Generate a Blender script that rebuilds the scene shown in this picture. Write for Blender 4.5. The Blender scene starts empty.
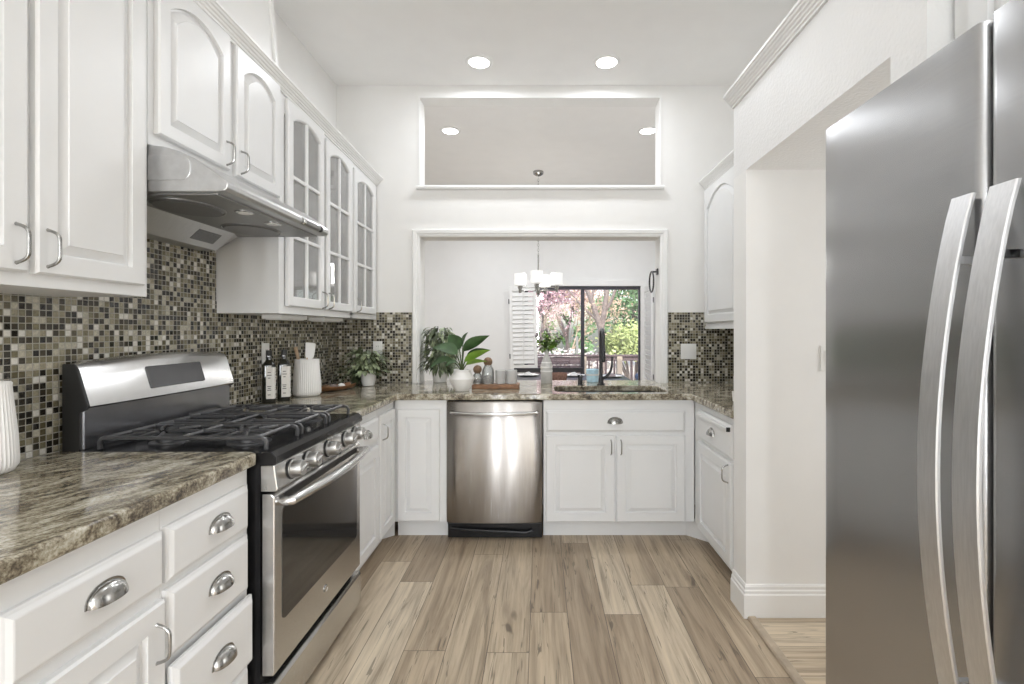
import bpy, bmesh, math, random
from mathutils import Vector, Matrix
from mathutils.geometry import tessellate_polygon
PI = math.pi
random.seed(7)
sc = bpy.context.scene
COL = sc.collection

# ------------------------------------------------------------------ camera, world, light, exposure
F = 490.0; CZ = 1.31; VX, VY = 540.0, 331.0
cam_d = bpy.data.cameras.new('camera'); cam = bpy.data.objects.new('camera', cam_d); COL.objects.link(cam)
cam_d.sensor_width = 36.0; cam_d.lens = F / 1024 * 36
cam_d.shift_x = -(VX - 512) / 1024; cam_d.shift_y = -(342 - VY) / 1024
cam_d.clip_start = 0.02; cam_d.clip_end = 300
cam.location = (0, 0, CZ); cam.rotation_euler = (PI / 2, 0, 0)
sc.camera = cam

sc.view_settings.view_transform = 'Standard'
sc.view_settings.look = 'None'
sc.view_settings.gamma = 1.0
sc.view_settings.use_curve_mapping = False
sc.view_settings.exposure = 0.38
sc.cycles.max_bounces = 16; sc.cycles.diffuse_bounces = 10

w = bpy.data.worlds.new('sky'); sc.world = w; w.use_nodes = True
wn = w.node_tree; wn.nodes.clear()
sky = wn.nodes.new('ShaderNodeTexSky'); sky.sky_type = 'NISHITA'
sky.sun_elevation = math.radians(42); sky.sun_rotation = math.radians(150); sky.sun_disc = False
sky.air_density = 1.0; sky.dust_density = 2.5
bg = wn.nodes.new('ShaderNodeBackground'); bg.inputs['Strength'].default_value = 0.38
wo = wn.nodes.new('ShaderNodeOutputWorld')
wn.links.new(sky.outputs[0], bg.inputs[0]); wn.links.new(bg.outputs[0], wo.inputs[0])

def lamp(name, kind, loc, energy, rot=(0, 0, 0), color=(1, 1, 1), **kw):
    d = bpy.data.lights.new(name, kind); d.energy = energy; d.color = color
    for k, v in kw.items(): setattr(d, k, v)
    o = bpy.data.objects.new(name, d); o.location = loc; o.rotation_euler = rot; COL.objects.link(o)
    return o
lamp('sun', 'SUN', (2, 20, 12), 3.6, (math.radians(48), 0, math.radians(-28)), (1, .96, .9), angle=.02)
# unseen area light added behind the camera as soft room fill
lamp('rear_fill_light', 'AREA', (.85, -3.08, 1.5), 6, (PI / 2 + .08, 0, 0), (.90, .948, 1), shape='RECTANGLE', size=1.4, size_y=2.2)
for sx_ in (-.75, -.10):
    lamp('rear_slit_fill', 'AREA', (sx_, -3.08, 1.2), 25, (PI / 2, 0, 0), (.90, .948, 1), shape='RECTANGLE', size=.12, size_y=2.3)  # unseen slit lights added for the dishwasher streaks and frontal fill
lamp('kitchen_overhead_fill', 'AREA', (.0, 1.7, 3.13), 2.5, (0, 0, 0), (.94, .962, 1), shape='RECTANGLE', size=.9, size_y=1.2)  # soft overhead fill, added without any fixture
lamp('family_room_fill', 'AREA', (-.3, -2.1, 3.12), 24, (0, 0, 0), (.90, .948, 1), shape='RECTANGLE', size=2.3, size_y=1.6)  # broad unseen panel added to brighten the fronts facing the camera
# unseen fill added at the hall's far side to brighten the wall end
lamp('hall_fill', 'AREA', (2.5, 1.75, 1.2), 9, (PI / 2, 0, PI / 2), (.985, .99, 1), shape='RECTANGLE', size=.8, size_y=1.5)
for lx, ly, e in ((-.42, 3.38, 6), (.46, 3.38, 6), (0, 1.9, 2),
                  (-.83, 4.54, 9), (1.0, 4.54, 9), (-.83, 6.9, 11), (1.03, 6.9, 11), (-2.2, 5.6, 12)):  # lamps without a recessed fixture are unseen fill, added for brightness
    lamp('downlight_or_fill', 'AREA', (lx, ly, 3.135), e, (0, 0, 0), (.925, .955, 1), shape='DISK', size=.13)

lamp('chandelier_lamp', 'POINT', (-.02, 5.70, 1.98), 9, color=(1, .97, .93), shadow_soft_size=.12)
# ------------------------------------------------------------------ materials
def newmat(name):
    m = bpy.data.materials.new(name); m.use_nodes = True
    nt = m.node_tree
    return m, nt, nt.nodes['Principled BSDF']
def nd(nt, typ, ins=None, **props):
    n = nt.nodes.new(typ)
    for k, v in props.items(): setattr(n, k, v)
    for k, v in (ins or {}).items():
        if hasattr(v, 'node'): nt.links.new(v, n.inputs[k])
        else: n.inputs[k].default_value = v
    return n
def mth(nt, op, a, b=0.0, c=0.0):
    n = nd(nt, 'ShaderNodeMath', {0: a, 1: b, 2: c}, operation=op)
    return n.outputs[0]
def ramp(nt, fac, stops, interp='LINEAR'):
    n = nt.nodes.new('ShaderNodeValToRGB'); n.color_ramp.interpolation = interp
    el = n.color_ramp.elements
    while len(el) < len(stops): el.new(.5)
    for e, (p, c) in zip(el, stops):
        e.position = p; e.color = (*c, 1) if len(c) == 3 else c
    nt.links.new(fac, n.inputs[0]); return n.outputs[0]
def mixc(nt, fac, a, b, mode='MIX'):
    n = nd(nt, 'ShaderNodeMix', data_type='RGBA', blend_type=mode)
    for i, v in ((0, fac), (6, a), (7, b)):
        if hasattr(v, 'node'): nt.links.new(v, n.inputs[i])
        else: n.inputs[i].default_value = (*v, 1) if isinstance(v, tuple) and len(v) == 3 else v
    return n.outputs[2]
def pos(nt): return nd(nt, 'ShaderNodeTexCoord').outputs['Object']
def bump(nt, b, height, strength, dist=.002):
    n = nd(nt, 'ShaderNodeBump', {'Height': height, 'Strength': strength, 'Distance': dist})
    nt.links.new(n.outputs[0], b.inputs['Normal'])

def pbr(name, col, rough=.5, metal=0.0, var=.04, vscale=6, bmp=0, bscale=200, spec=.5, emit=None, estr=0, bdist=.002, aniso=0, arot=0, coat=0, sub=0):
    m, nt, b = newmat(name)
    b.inputs['Roughness'].default_value = rough; b.inputs['Metallic'].default_value = metal
    b.inputs['Specular IOR Level'].default_value = spec
    nz = nd(nt, 'ShaderNodeTexNoise', {'Vector': pos(nt), 'Scale': vscale, 'Detail': 3})
    lo = tuple(c * (1 - var) for c in col); hi = tuple(min(1, c * (1 + var)) for c in col)
    nt.links.new(ramp(nt, nz.outputs[0], [(.3, lo), (.7, hi)]), b.inputs['Base Color'])
    if bmp:
        n2 = nd(nt, 'ShaderNodeTexNoise', {'Vector': pos(nt), 'Scale': bscale, 'Detail': 3})
        bump(nt, b, n2.outputs[0], bmp, bdist)
    if emit: b.inputs['Emission Color'].default_value = (*emit, 1); b.inputs['Emission Strength'].default_value = estr
    if coat: b.inputs['Coat Weight'].default_value = coat
    if aniso:
        b.inputs['Anisotropic'].default_value = aniso; b.inputs['Anisotropic Rotation'].default_value = arot
        tg = nd(nt, 'ShaderNodeTangent', direction_type='RADIAL', axis='Z'); nt.links.new(tg.outputs[0], b.inputs['Tangent'])
    return m

def steel(name, col, rough, grain, aniso=.7, arot=0.0, v=.065):
    """brushed stainless; grain = scale vector of the brushing noise"""
    m, nt, b = newmat(name)
    b.inputs['Metallic'].default_value = 1
    mp = nd(nt, 'ShaderNodeMapping', {'Vector': pos(nt), 'Scale': grain})
    nz = nd(nt, 'ShaderNodeTexNoise', {'Vector': mp.outputs[0], 'Scale': 1, 'Detail': 4})
    lo = tuple(c * (1 - v) for c in col); hi = tuple(min(1, c * (1 + v)) for c in col)
    nt.links.new(ramp(nt, nz.outputs[0], [(.3, lo), (.7, hi)]), b.inputs['Base Color'])
    nt.links.new(ramp(nt, nz.outputs[0], [(.2, (rough * (1 - 2 * v),) * 3), (.8, (rough * (1 + 2 * v),) * 3)]), b.inputs['Roughness'])
    if aniso:
        b.inputs['Anisotropic'].default_value = aniso; b.inputs['Anisotropic Rotation'].default_value = arot
        tg = nd(nt, 'ShaderNodeTangent', direction_type='RADIAL', axis='Z'); nt.links.new(tg.outputs[0], b.inputs['Tangent'])
    return m

M = {}
M['wall'] = pbr('wall_paint', (.83, .825, .81), .6, var=.012, bmp=.08, bscale=140)
M['wall_tex'] = pbr('orange_peel_paint', (.79, .79, .785), .5, var=.012, bmp=.6, bscale=85, bdist=.004)
M['ceil'] = pbr('ceiling_paint', (.88, .875, .865), .7, var=.012, bmp=.08, bscale=120)
M['dwall'] = pbr('dining_paint', (.82, .82, .815), .6, var=.01)
M['trim'] = pbr('trim_paint', (.84, .84, .83), .35, var=.01)
M['cab'] = pbr('cabinet_paint', (.765, .77, .77), .32, var=.012)
M['cabin'] = pbr('cabinet_inside', (.84, .84, .83), .5, var=.01)
M['nickel'] = pbr('brushed_nickel', (.40, .395, .38), .22, 1, var=.06, vscale=60)
M['chrome'] = pbr('satin_chrome', (.62, .62, .62), .18, 1, var=.03)
M['black'] = pbr('black_enamel', (.014, .014, .015), .15, var=.15, vscale=20, spec=.3)
M['gloss'] = pbr('glossy_black_steel', (.36, .36, .38), .25, .95, var=.1, vscale=10)
M['iron'] = pbr('cast_iron', (.06, .06, .063), .32, var=.2, vscale=80, spec=.8)
M['matteblack'] = pbr('matte_black_metal', (.03, .03, .032), .38, var=.1)
M['knobm'] = pbr('knob_metal', (.50, .495, .48), .38, 1, var=.05, vscale=60)
M['rubber'] = pbr('dark_plastic', (.02, .02, .02), .5)
M['white'] = pbr('white_ceramic', (.84, .83, .81), .3, var=.015)
M['plastic'] = pbr('white_plastic', (.82, .82, .80), .35, var=.01)
M['steel_fridge'] = steel('fridge_steel', (.47, .47, .475), .25, (3, 3, 260), .8, 0, .025)
M['steel_handle'] = steel('handle_steel', (.66, .66, .665), .40, (300, 300, 20), .3, 0)
M['steel_dw'] = steel('dishwasher_steel', (.35, .33, .31), .25, (300, 20, 6), 1.0, .25)
M['steel_range'] = steel('range_steel', (.60, .595, .585), .25, (30, 600, 30), .6, .25)
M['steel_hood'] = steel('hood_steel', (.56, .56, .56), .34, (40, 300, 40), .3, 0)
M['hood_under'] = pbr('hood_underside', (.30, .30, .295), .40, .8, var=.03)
M['grille'] = pbr('filter_mesh', (.20, .20, .20), .4, .7, var=.3, vscale=300)
M['oven_glass'] = pbr('oven_glass', (.035, .034, .032), .06, var=.1, spec=.9)
M['display'] = pbr('display_glass', (.07, .07, .073), .05, var=.1, spec=.7)
M['digit'] = pbr('display_digits', (.30, .38, .40), .4)
M['sinkm'] = pbr('sink_composite', (.10, .10, .10), .3, .5)
M['wood'] = pbr('walnut_wood', (.24, .115, .05), .45, var=.25, vscale=25)
M['woodl'] = pbr('light_wood', (.50, .36, .24), .5, var=.15, vscale=40)
M['cork'] = pbr('cork_ball', (.20, .125, .075), .8, var=.35, vscale=60, bmp=.4, bscale=120)
M['soil'] = pbr('potting_soil', (.04, .028, .02), .9, var=.4, vscale=80, bmp=.6, bscale=90)
M['leaf'] = pbr('leaf_dark', (.05, .105, .035), .5, var=.35, vscale=18)
M['leafb'] = pbr('leaf_bright', (.19, .34, .045), .4, var=.3, vscale=14)
M['leafv'] = pbr('leaf_variegated', (.27, .32, .19), .5, var=.55, vscale=45)
M['leafd'] = pbr('leaf_grey_green', (.09, .115, .06), .5, var=.5, vscale=40)
M['stem'] = pbr('stem_green', (.07, .10, .03), .6)
M['bottle'] = pbr('dark_bottle_glass', (.012, .012, .008), .07, spec=.8)
M['label'] = pbr('paper_label', (.76, .74, .70), .6, var=.03)
M['ink'] = pbr('label_ink', (.10, .09, .08), .6)
M['darkwood'] = pbr('dark_stained_wood', (.035, .033, .036), .4, var=.2, vscale=30)
M['alu'] = pbr('bronze_aluminium', (.06, .056, .07), .4, .3)
M['bark'] = pbr('bark', (.20, .165, .15), .9, var=.3, vscale=14, bmp=.6, bscale=30)
M['deck'] = pbr('deck_boards', (.28, .215, .20), .8, var=.2, vscale=4)
M['deckpost'] = pbr('weathered_post', (.38, .33, .27), .8, var=.15, vscale=8)
M['deckdark'] = pbr('dark_rail_boards', (.115, .085, .09), .8, var=.2, vscale=5)
M['blossom'] = pbr('pink_blossom', (.70, .50, .54), .8, var=.3, vscale=3.0)
M['twig'] = pbr('tan_twigs', (.50, .38, .28), .9, var=.3, vscale=3)
M['bushl'] = pbr('yellow_green_leaf', (.40, .47, .20), .7, var=.35, vscale=2.5)
M['bushd'] = pbr('evergreen_leaf', (.15, .26, .12), .7, var=.35, vscale=2.5)
M['ground'] = pbr('garden_ground', (.45, .40, .34), .95, var=.25, vscale=1.2)
M['rock'] = pbr('pale_stone', (.62, .58, .54), .9, var=.15, vscale=2)
M['bulb'] = pbr('lit_lens', (1, 1, 1), .5, emit=(1, .97, .92), estr=5)
M['shade'] = pbr('frosted_shade', (.60, .60, .59), .4, emit=(1, .98, .95), estr=.36)
M['linen'] = pbr('linen', (.70, .70, .70), .8, var=.04)
M['mauve'] = pbr('mauve_cloth', (.34, .29, .31), .8, var=.08)
M['rattan'] = pbr('rust_basket', (.27, .15, .11), .7, var=.3, vscale=50)
M['stone'] = pbr('grey_stoneware', (.55, .54, .52), .5, var=.12, vscale=25)
M['bluecush'] = pbr('navy_cushion', (.05, .085, .16), .8)

def mk_glass(name, tint=(1, 1, 1), refl=1.0, rough=0.0, haze=0.0):
    m, nt, b = newmat(name); nt.nodes.remove(b)
    tr = nd(nt, 'ShaderNodeBsdfTransparent', {'Color': (*tint, 1)})
    gl = nd(nt, 'ShaderNodeBsdfGlossy', {'Roughness': rough, 'Color': (1, 1, 1, 1)})
    fr = nd(nt, 'ShaderNodeFresnel', {'IOR': 1.5})
    f = mth(nt, 'MULTIPLY', fr.outputs[0], refl)
    mx = nd(nt, 'ShaderNodeMixShader', {0: f, 1: tr.outputs[0], 2: gl.outputs[0]})
    out = mx.outputs[0]
    if haze:
        df = nd(nt, 'ShaderNodeBsdfDiffuse', {'Color': (.75, .75, .74, 1)})
        out = nd(nt, 'ShaderNodeMixShader', {0: haze, 1: out, 2: df.outputs[0]}).outputs[0]
    nt.links.new(out, nt.nodes['Material Output'].inputs[0])
    return m
M['pane'] = mk_glass('clear_pane')
M['cabglass'] = mk_glass('cabinet_glass', refl=1.3, haze=.22)  # pale haze mixed in, standing in for light inside the cabinet
M['jarglass'] = mk_glass('jar_glass', (.93, .95, .95), 1.0, haze=.22)
M['frost'] = mk_glass('frosted_glass', (.85, .86, .86), 1.0, .3, .6)
M['blueglass'] = mk_glass('blue_glass', (.55, .80, .90), 1.2, .05, .25)
# blue diffuse for the tumbler
M['bluecup'] = pbr('pale_blue_glass', (.50, .72, .84), .15, var=.12, vscale=40)

def mosaic(name, ax):
    """mosaic tile: 20 mm squares of mixed glass and stone; ax = the two in-plane axes"""
    m, nt, b = newmat(name)
    sep = nd(nt, 'ShaderNodeSeparateXYZ', {0: pos(nt)})
    p = .0202
    u = mth(nt, 'DIVIDE', sep.outputs[ax[0]], p); v = mth(nt, 'DIVIDE', sep.outputs[ax[1]], p)
    cu, cv = mth(nt, 'FLOOR', u), mth(nt, 'FLOOR', v)
    fu, fv = mth(nt, 'FRACT', u), mth(nt, 'FRACT', v)
    du = mth(nt, 'ABSOLUTE', mth(nt, 'SUBTRACT', fu, .5)); dv = mth(nt, 'ABSOLUTE', mth(nt, 'SUBTRACT', fv, .5))
    d = mth(nt, 'MAXIMUM', du, dv)
    grout = mth(nt, 'GREATER_THAN', d, .425)
    cb = nd(nt, 'ShaderNodeCombineXYZ', {0: cu, 1: cv, 2: 3.7})
    wn_ = nd(nt, 'ShaderNodeTexWhiteNoise', {'Vector': cb.outputs[0]}, noise_dimensions='3D')
    sep2 = nd(nt, 'ShaderNodeSeparateColor', {0: wn_.outputs['Color']})
    tones = [(0, (.022, .019, .014)), (.22, (.045, .038, .025)), (.36, (.11, .095, .055)), (.48, (.19, .17, .105)), (.62, (.31, .285, .205)), (.78, (.48, .45, .365)), (.91, (.70, .68, .63))]
    colr = ramp(nt, wn_.outputs['Value'], tones, 'CONSTANT')
    nz = nd(nt, 'ShaderNodeTexNoise', {'Vector': pos(nt), 'Scale': 160, 'Detail': 3})
    colr = mixc(nt, .22, colr, ramp(nt, nz.outputs[0], [(.3, (0, 0, 0)), (.7, (1, .97, .9))]), 'OVERLAY')
    colr = mixc(nt, grout, colr, (.40, .38, .33))
    nt.links.new(colr, b.inputs['Base Color'])
    r0 = mth(nt, 'MULTIPLY_ADD', sep2.outputs[0], .18, .05)
    nt.links.new(mth(nt, 'MAXIMUM', r0, mth(nt, 'MULTIPLY', grout, .8)), b.inputs['Roughness'])
    h = mth(nt, 'SUBTRACT', 1.0, mth(nt, 'SMOOTH_MAX', mth(nt, 'SUBTRACT', mth(nt, 'MULTIPLY', d, 8), 3.0), 0.0, .2))
    tilt = mth(nt, 'MULTIPLY', mth(nt, 'MULTIPLY', mth(nt, 'SUBTRACT', sep2.outputs[1], .5), fu), .8)
    tilt2 = mth(nt, 'MULTIPLY', mth(nt, 'MULTIPLY', mth(nt, 'SUBTRACT', sep2.outputs[2], .5), fv), .8)
    bump(nt, b, mth(nt, 'ADD', h, mth(nt, 'ADD', tilt, tilt2)), .8, .002)
    return m
M['tile_yz'] = mosaic('mosaic_side', (1, 2)); M['tile_xz'] = mosaic('mosaic_back', (0, 2))

def granite(name, ang):
    m, nt, b = newmat(name)
    mp = nd(nt, 'ShaderNodeMapping', {'Vector': pos(nt), 'Rotation': (0, 0, ang)})
    ds = nd(nt, 'ShaderNodeTexNoise', {'Vector': mp.outputs[0], 'Scale': 5, 'Detail': 3})
    mp1 = nd(nt, 'ShaderNodeVectorMath', {0: mp.outputs[0], 1: ds.outputs['Color']}, operation='MULTIPLY_ADD')
    mp1.inputs[1].default_value = (1, 1, 1)
    add = nd(nt, 'ShaderNodeVectorMath', {0: ds.outputs['Color'], 3: .10}, operation='SCALE')
    ad2 = nd(nt, 'ShaderNodeVectorMath', {0: mp.outputs[0], 1: add.outputs[0]}, operation='ADD')
    st = nd(nt, 'ShaderNodeMapping', {'Vector': ad2.outputs[0], 'Scale': (46, 13, 30)})
    n1 = nd(nt, 'ShaderNodeTexNoise', {'Vector': st.outputs[0], 'Scale': 1, 'Detail': 6, 'Roughness': .62})
    st2 = nd(nt, 'ShaderNodeMapping', {'Vector': ad2.outputs[0], 'Scale': (15, 4.5, 12)})
    n2 = nd(nt, 'ShaderNodeTexNoise', {'Vector': st2.outputs[0], 'Scale': 1, 'Detail': 4})
    n3 = nd(nt, 'ShaderNodeTexNoise', {'Vector': pos(nt), 'Scale': 150, 'Detail': 4, 'Roughness': .7})
    mixf = mth(nt, 'ADD', mth(nt, 'MULTIPLY', n1.outputs[0], .48), mth(nt, 'ADD', mth(nt, 'MULTIPLY', n2.outputs[0], .18), mth(nt, 'MULTIPLY', n3.outputs[0], .34)))
    c = ramp(nt, mixf, [(.37, (.03, .025, .019)), (.43, (.11, .09, .066)), (.48, (.235, .20, .14)), (.525, (.385, .35, .265)), (.58, (.54, .51, .42)), (.66, (.67, .65, .59))])
    nt.links.new(c, b.inputs['Base Color']); b.inputs['Roughness'].default_value = .10
    b.inputs['Specular IOR Level'].default_value = .55
    return m
M['granite'] = granite('granite_near', math.radians(25)); M['granite2'] = granite('granite_run', math.radians(62))

def planks(name, along, off=0.0445, pitch=.1715, L=1.22):
    m, nt, b = newmat(name)
    sep = nd(nt, 'ShaderNodeSeparateXYZ', {0: pos(nt)})
    a, c = (sep.outputs[1], sep.outputs[0]) if along == 'y' else (sep.outputs[0], sep.outputs[1])
    u = mth(nt, 'DIVIDE', mth(nt, 'ADD', c, off), pitch); row = mth(nt, 'FLOOR', u)
    wr = nd(nt, 'ShaderNodeTexWhiteNoise', {'W': mth(nt, 'ADD', row, 11.3)}, noise_dimensions='1D')
    v = mth(nt, 'DIVIDE', mth(nt, 'ADD', a, mth(nt, 'MULTIPLY', wr.outputs[0], L)), L); colm = mth(nt, 'FLOOR', v)
    cb = nd(nt, 'ShaderNodeCombineXYZ', {0: row, 1: colm, 2: 5.0})
    wp = nd(nt, 'ShaderNodeTexWhiteNoise', {'Vector': cb.outputs[0]}, noise_dimensions='3D')
    sh = nd(nt, 'ShaderNodeVectorMath', {0: wp.outputs['Color'], 3: 30.0}, operation='SCALE')
    sc_ = (16, 1.1, 1) if along == 'y' else (1.1, 16, 1)
    sc2 = (60, 3.0, 1) if along == 'y' else (3.0, 60, 1)
    def grain(scl, detail, dist):
        mp = nd(nt, 'ShaderNodeMapping', {'Vector': pos(nt), 'Scale': scl})
        ad = nd(nt, 'ShaderNodeVectorMath', {0: mp.outputs[0], 1: sh.outputs[0]}, operation='ADD')
        return nd(nt, 'ShaderNodeTexNoise', {'Vector': ad.outputs[0], 'Scale': 1, 'Detail': detail, 'Roughness': .6, 'Distortion': dist}).outputs[0]
    g1, g2 = grain(sc_, 5, 1.2), grain(sc2, 4, .3)
    base = ramp(nt, wp.outputs['Value'], [(0, (.37, .29, .205)), (.3, (.44, .35, .25)), (.55, (.51, .415, .30)), (.8, (.59, .495, .37)), (1, (.66, .565, .43))])
    colr = mixc(nt, .75, base, ramp(nt, g1, [(.30, (.42, .38, .35)), (.45, (.78, .76, .74)), (.56, (1, 1, 1)), (.75, (1.15, 1.15, 1.13))]), 'MULTIPLY')
    colr = mixc(nt, .55, colr, ramp(nt, g2, [(.32, (.62, .60, .58)), (.5, (1, 1, 1)), (.7, (1.12, 1.12, 1.12))]), 'MULTIPLY')
    # dark cracks and knots
    cr = grain((26, 1.6, 1) if along == 'y' else (1.6, 26, 1), 3, 2.0)
    crk = ramp(nt, cr, [(.30, (1, 1, 1)), (.345, (0, 0, 0))])
    colr = mixc(nt, mth(nt, 'MULTIPLY', crk, .7), colr, (.10, .075, .055))
    kn = grain((9, 4.0, 1) if along == 'y' else (4.0, 9, 1), 2, .5)
    colr = mixc(nt, mth(nt, 'MULTIPLY', ramp(nt, kn, [(.24, (1, 1, 1)), (.29, (0, 0, 0))]), .75), colr, (.09, .065, .045))
    ck = grain((15, .45, 1) if along == 'y' else (.45, 15, 1), 3, .25)
    line = mth(nt, 'LESS_THAN', mth(nt, 'ABSOLUTE', mth(nt, 'SUBTRACT', ck, .47)), .0045)
    colr = mixc(nt, mth(nt, 'MULTIPLY', line, mth(nt, 'MULTIPLY', g1, 1.1)), colr, (.11, .095, .065))
    fu, fv = mth(nt, 'FRACT', u), mth(nt, 'FRACT', v)
    eu = mth(nt, 'MULTIPLY', mth(nt, 'SUBTRACT', .5, mth(nt, 'ABSOLUTE', mth(nt, 'SUBTRACT', fu, .5))), pitch)
    ev = mth(nt, 'MULTIPLY', mth(nt, 'SUBTRACT', .5, mth(nt, 'ABSOLUTE', mth(nt, 'SUBTRACT', fv, .5))), L)
    e = mth(nt, 'MINIMUM', eu, ev)
    seam = mth(nt, 'LESS_THAN', e, .0016)
    colr = mixc(nt, mth(nt, 'MULTIPLY', seam, .75), colr, (.06, .045, .035))
    nt.links.new(colr, b.inputs['Base Color'])
    b.inputs['Roughness'].default_value = .42
    bump(nt, b, mth(nt, 'ADD', mth(nt, 'MULTIPLY', g2, .3), mth(nt, 'MINIMUM', mth(nt, 'MULTIPLY', e, 300), 1.0)), .25, .0015)
    return m
M['floor'] = planks('laminate_planks', 'y'); M['floor2'] = planks('hall_planks', 'x', off=.03)
M['strip'] = pbr('threshold_wood', (.42, .345, .26), .45, var=.18, vscale=16)

# ------------------------------------------------------------------ mesh helpers
class MB:
    def __init__(s): s.v = []; s.f = []
    def add(s, vs, fs):
        o = len(s.v); s.v += [tuple(p) for p in vs]; s.f += [tuple(i + o for i in q) for q in fs]; return s
    def box(s, x0, x1, y0, y1, z0, z1):
        return s.add([(x, y, z) for z in (z0, z1) for y in (y0, y1) for x in (x0, x1)],
                     [(0, 2, 3, 1), (4, 5, 7, 6), (0, 1, 5, 4), (2, 6, 7, 3), (0, 4, 6, 2), (1, 3, 7, 5)])
    def loops(s, L, cap0=True, cap1=True, closed=True):
        n = len(L[0]); vs = [p for l in L for p in l]; fs = []
        for k in range(len(L) - 1):
            for i in range(n if closed else n - 1):
                j = (i + 1) % n
                fs.append((k * n + i, k * n + j, (k + 1) * n + j, (k + 1) * n + i))
        if cap0: fs.append(tuple(range(n))[::-1])
        if cap1: fs.append(tuple((len(L) - 1) * n + i for i in range(n)))
        return s.add(vs, fs)
    def prism(s, poly, ax, a0, a1):
        """poly in the two other axes (x,y,z order), extruded along ax"""
        def p(q, a):
            l = list(q); l.insert('xyz'.index(ax), a); return tuple(l)
        return s.loops([[p(q, a0) for q in poly], [p(q, a1) for q in poly]])
    def lathe(s, prof, n=32, c=(0, 0, 0), cap0=True, cap1=True, ribs=0, amp=0.0):
        L = []
        for r, z in prof:
            l = []
            for i in range(n):
                t = 2 * PI * i / n
                rr = r * (1 - (amp * (.5 - .5 * math.cos(ribs * t))) if ribs else r and 1) if ribs else r
                l.append((c[0] + rr * math.cos(t), c[1] + rr * math.sin(t), c[2] + z))
            L.append(l)
        return s.loops(L, cap0, cap1)
    def tube(s, pts, r, n=10, cap=True, flat=1.0, up=None):
        pts = [Vector(p) for p in pts]; R = r if isinstance(r, (list, tuple)) else [r] * len(pts)
        L = []; prev = None
        for i, p in enumerate(pts):
            t = (pts[min(i + 1, len(pts) - 1)] - pts[max(i - 1, 0)]).normalized()
            if prev is None:
                a = Vector(up) if up else (Vector((0, 0, 1)) if abs(t.z) < .9 else Vector((1, 0, 0)))
                nrm = (a - t * a.dot(t)).normalized()
            else: nrm = (prev - t * prev.dot(t)).normalized()
            prev = nrm; bn = t.cross(nrm)
            L.append([tuple(p + nrm * (R[i] * math.cos(2 * PI * k / n)) + bn * (R[i] * flat * math.sin(2 * PI * k / n))) for k in range(n)])
        return s.loops(L, cap, cap)
    def ball(s, c, rx, ry=None, rz=None, n=20, m=12):
        ry = ry or rx; rz = rz or rx
        L = []
        for k in range(m + 1):
            a = -PI / 2 + PI * k / m; q = max(.02, math.cos(a))
            L.append([(c[0] + rx * q * math.cos(2 * PI * i / n), c[1] + ry * q * math.sin(2 * PI * i / n), c[2] + rz * math.sin(a)) for i in range(n)])
        return s.loops(L)
    def plate(s, outer, holes, z0, z1):
        """flat slab with holes; outlines in xy"""
        polys = [[Vector((x, y, 0)) for x, y in outer]] + [[Vector((x, y, 0)) for x, y in h] for h in holes]
        flat = [p for q in polys for p in q]; n = len(flat)
        tris = tessellate_polygon(polys)
        vs = [(p.x, p.y, z1) for p in flat] + [(p.x, p.y, z0) for p in flat]; fs = []
        for t in tris:
            fs.append(tuple(t)); fs.append(tuple(i + n for i in reversed(t)))
        o = 0
        for q in polys:
            for i in range(len(q)):
                j = (i + 1) % len(q); fs.append((o + i, o + j, o + j + n, o + i + n))
            o += len(q)
        return s.add(vs, fs)
    def leaf(s, base, d, length, width, droop=.5, segs=5, fold=.25, side=None):
        base = Vector(base); d = Vector(d).normalized()
        sd = d.cross(Vector((0, 0, 1)))
        if sd.length < .05: sd = Vector((1, 0, 0))
        sd.normalize()
        if side is not None: sd = (sd * math.cos(side) + sd.cross(d) * math.sin(side)).normalized()
        p = base.copy(); vs = []; fs = []
        for k in range(segs + 1):
            t = k / segs
            wd = width * .5 * (math.sin(PI * min(1, .06 + t ** .8 * .94)) if k < segs else .02)
            up = sd.cross(d).normalized()
            vs += [tuple(p - sd * wd + up * wd * fold), tuple(p), tuple(p + sd * wd + up * wd * fold)]
            d = (d + Vector((0, 0, -1)) * droop / segs * 1.2).normalized()
            p = p + d * length / segs
        for k in range(segs):
            a = k * 3
            fs += [(a, a + 1, a + 4, a + 3), (a + 1, a + 2, a + 5, a + 4)]
        return s.add(vs, fs)
    def xform(s, mtx):
        s.v = [tuple(mtx @ Vector(p)) for p in s.v]; return s
    def build(s, name, mat, parent=None, smooth=False, bevel=0, seg=2, ang=35, loc=None, rot=None):
        me = bpy.data.meshes.new(name)
        me.from_pydata(s.v, [], s.f)
        bm = bmesh.new(); bm.from_mesh(me); bmesh.ops.recalc_face_normals(bm, faces=bm.faces); bm.to_mesh(me); bm.free()
        me.materials.append(M[mat] if isinstance(mat, str) else mat)
        if smooth:
            me.polygons.foreach_set('use_smooth', [True] * len(me.polygons)); me.set_sharp_from_angle(angle=math.radians(ang))
        o = bpy.data.objects.new(name, me); COL.objects.link(o)
        if parent: o.parent = parent
        if loc: o.location = loc
        if rot: o.rotation_euler = rot
        if bevel:
            b = o.modifiers.new('bevel', 'BEVEL'); b.width = bevel; b.segments = seg; b.limit_method = 'ANGLE'; b.angle_limit = math.radians(40)
            if not smooth:
                pass
        return o

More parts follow.
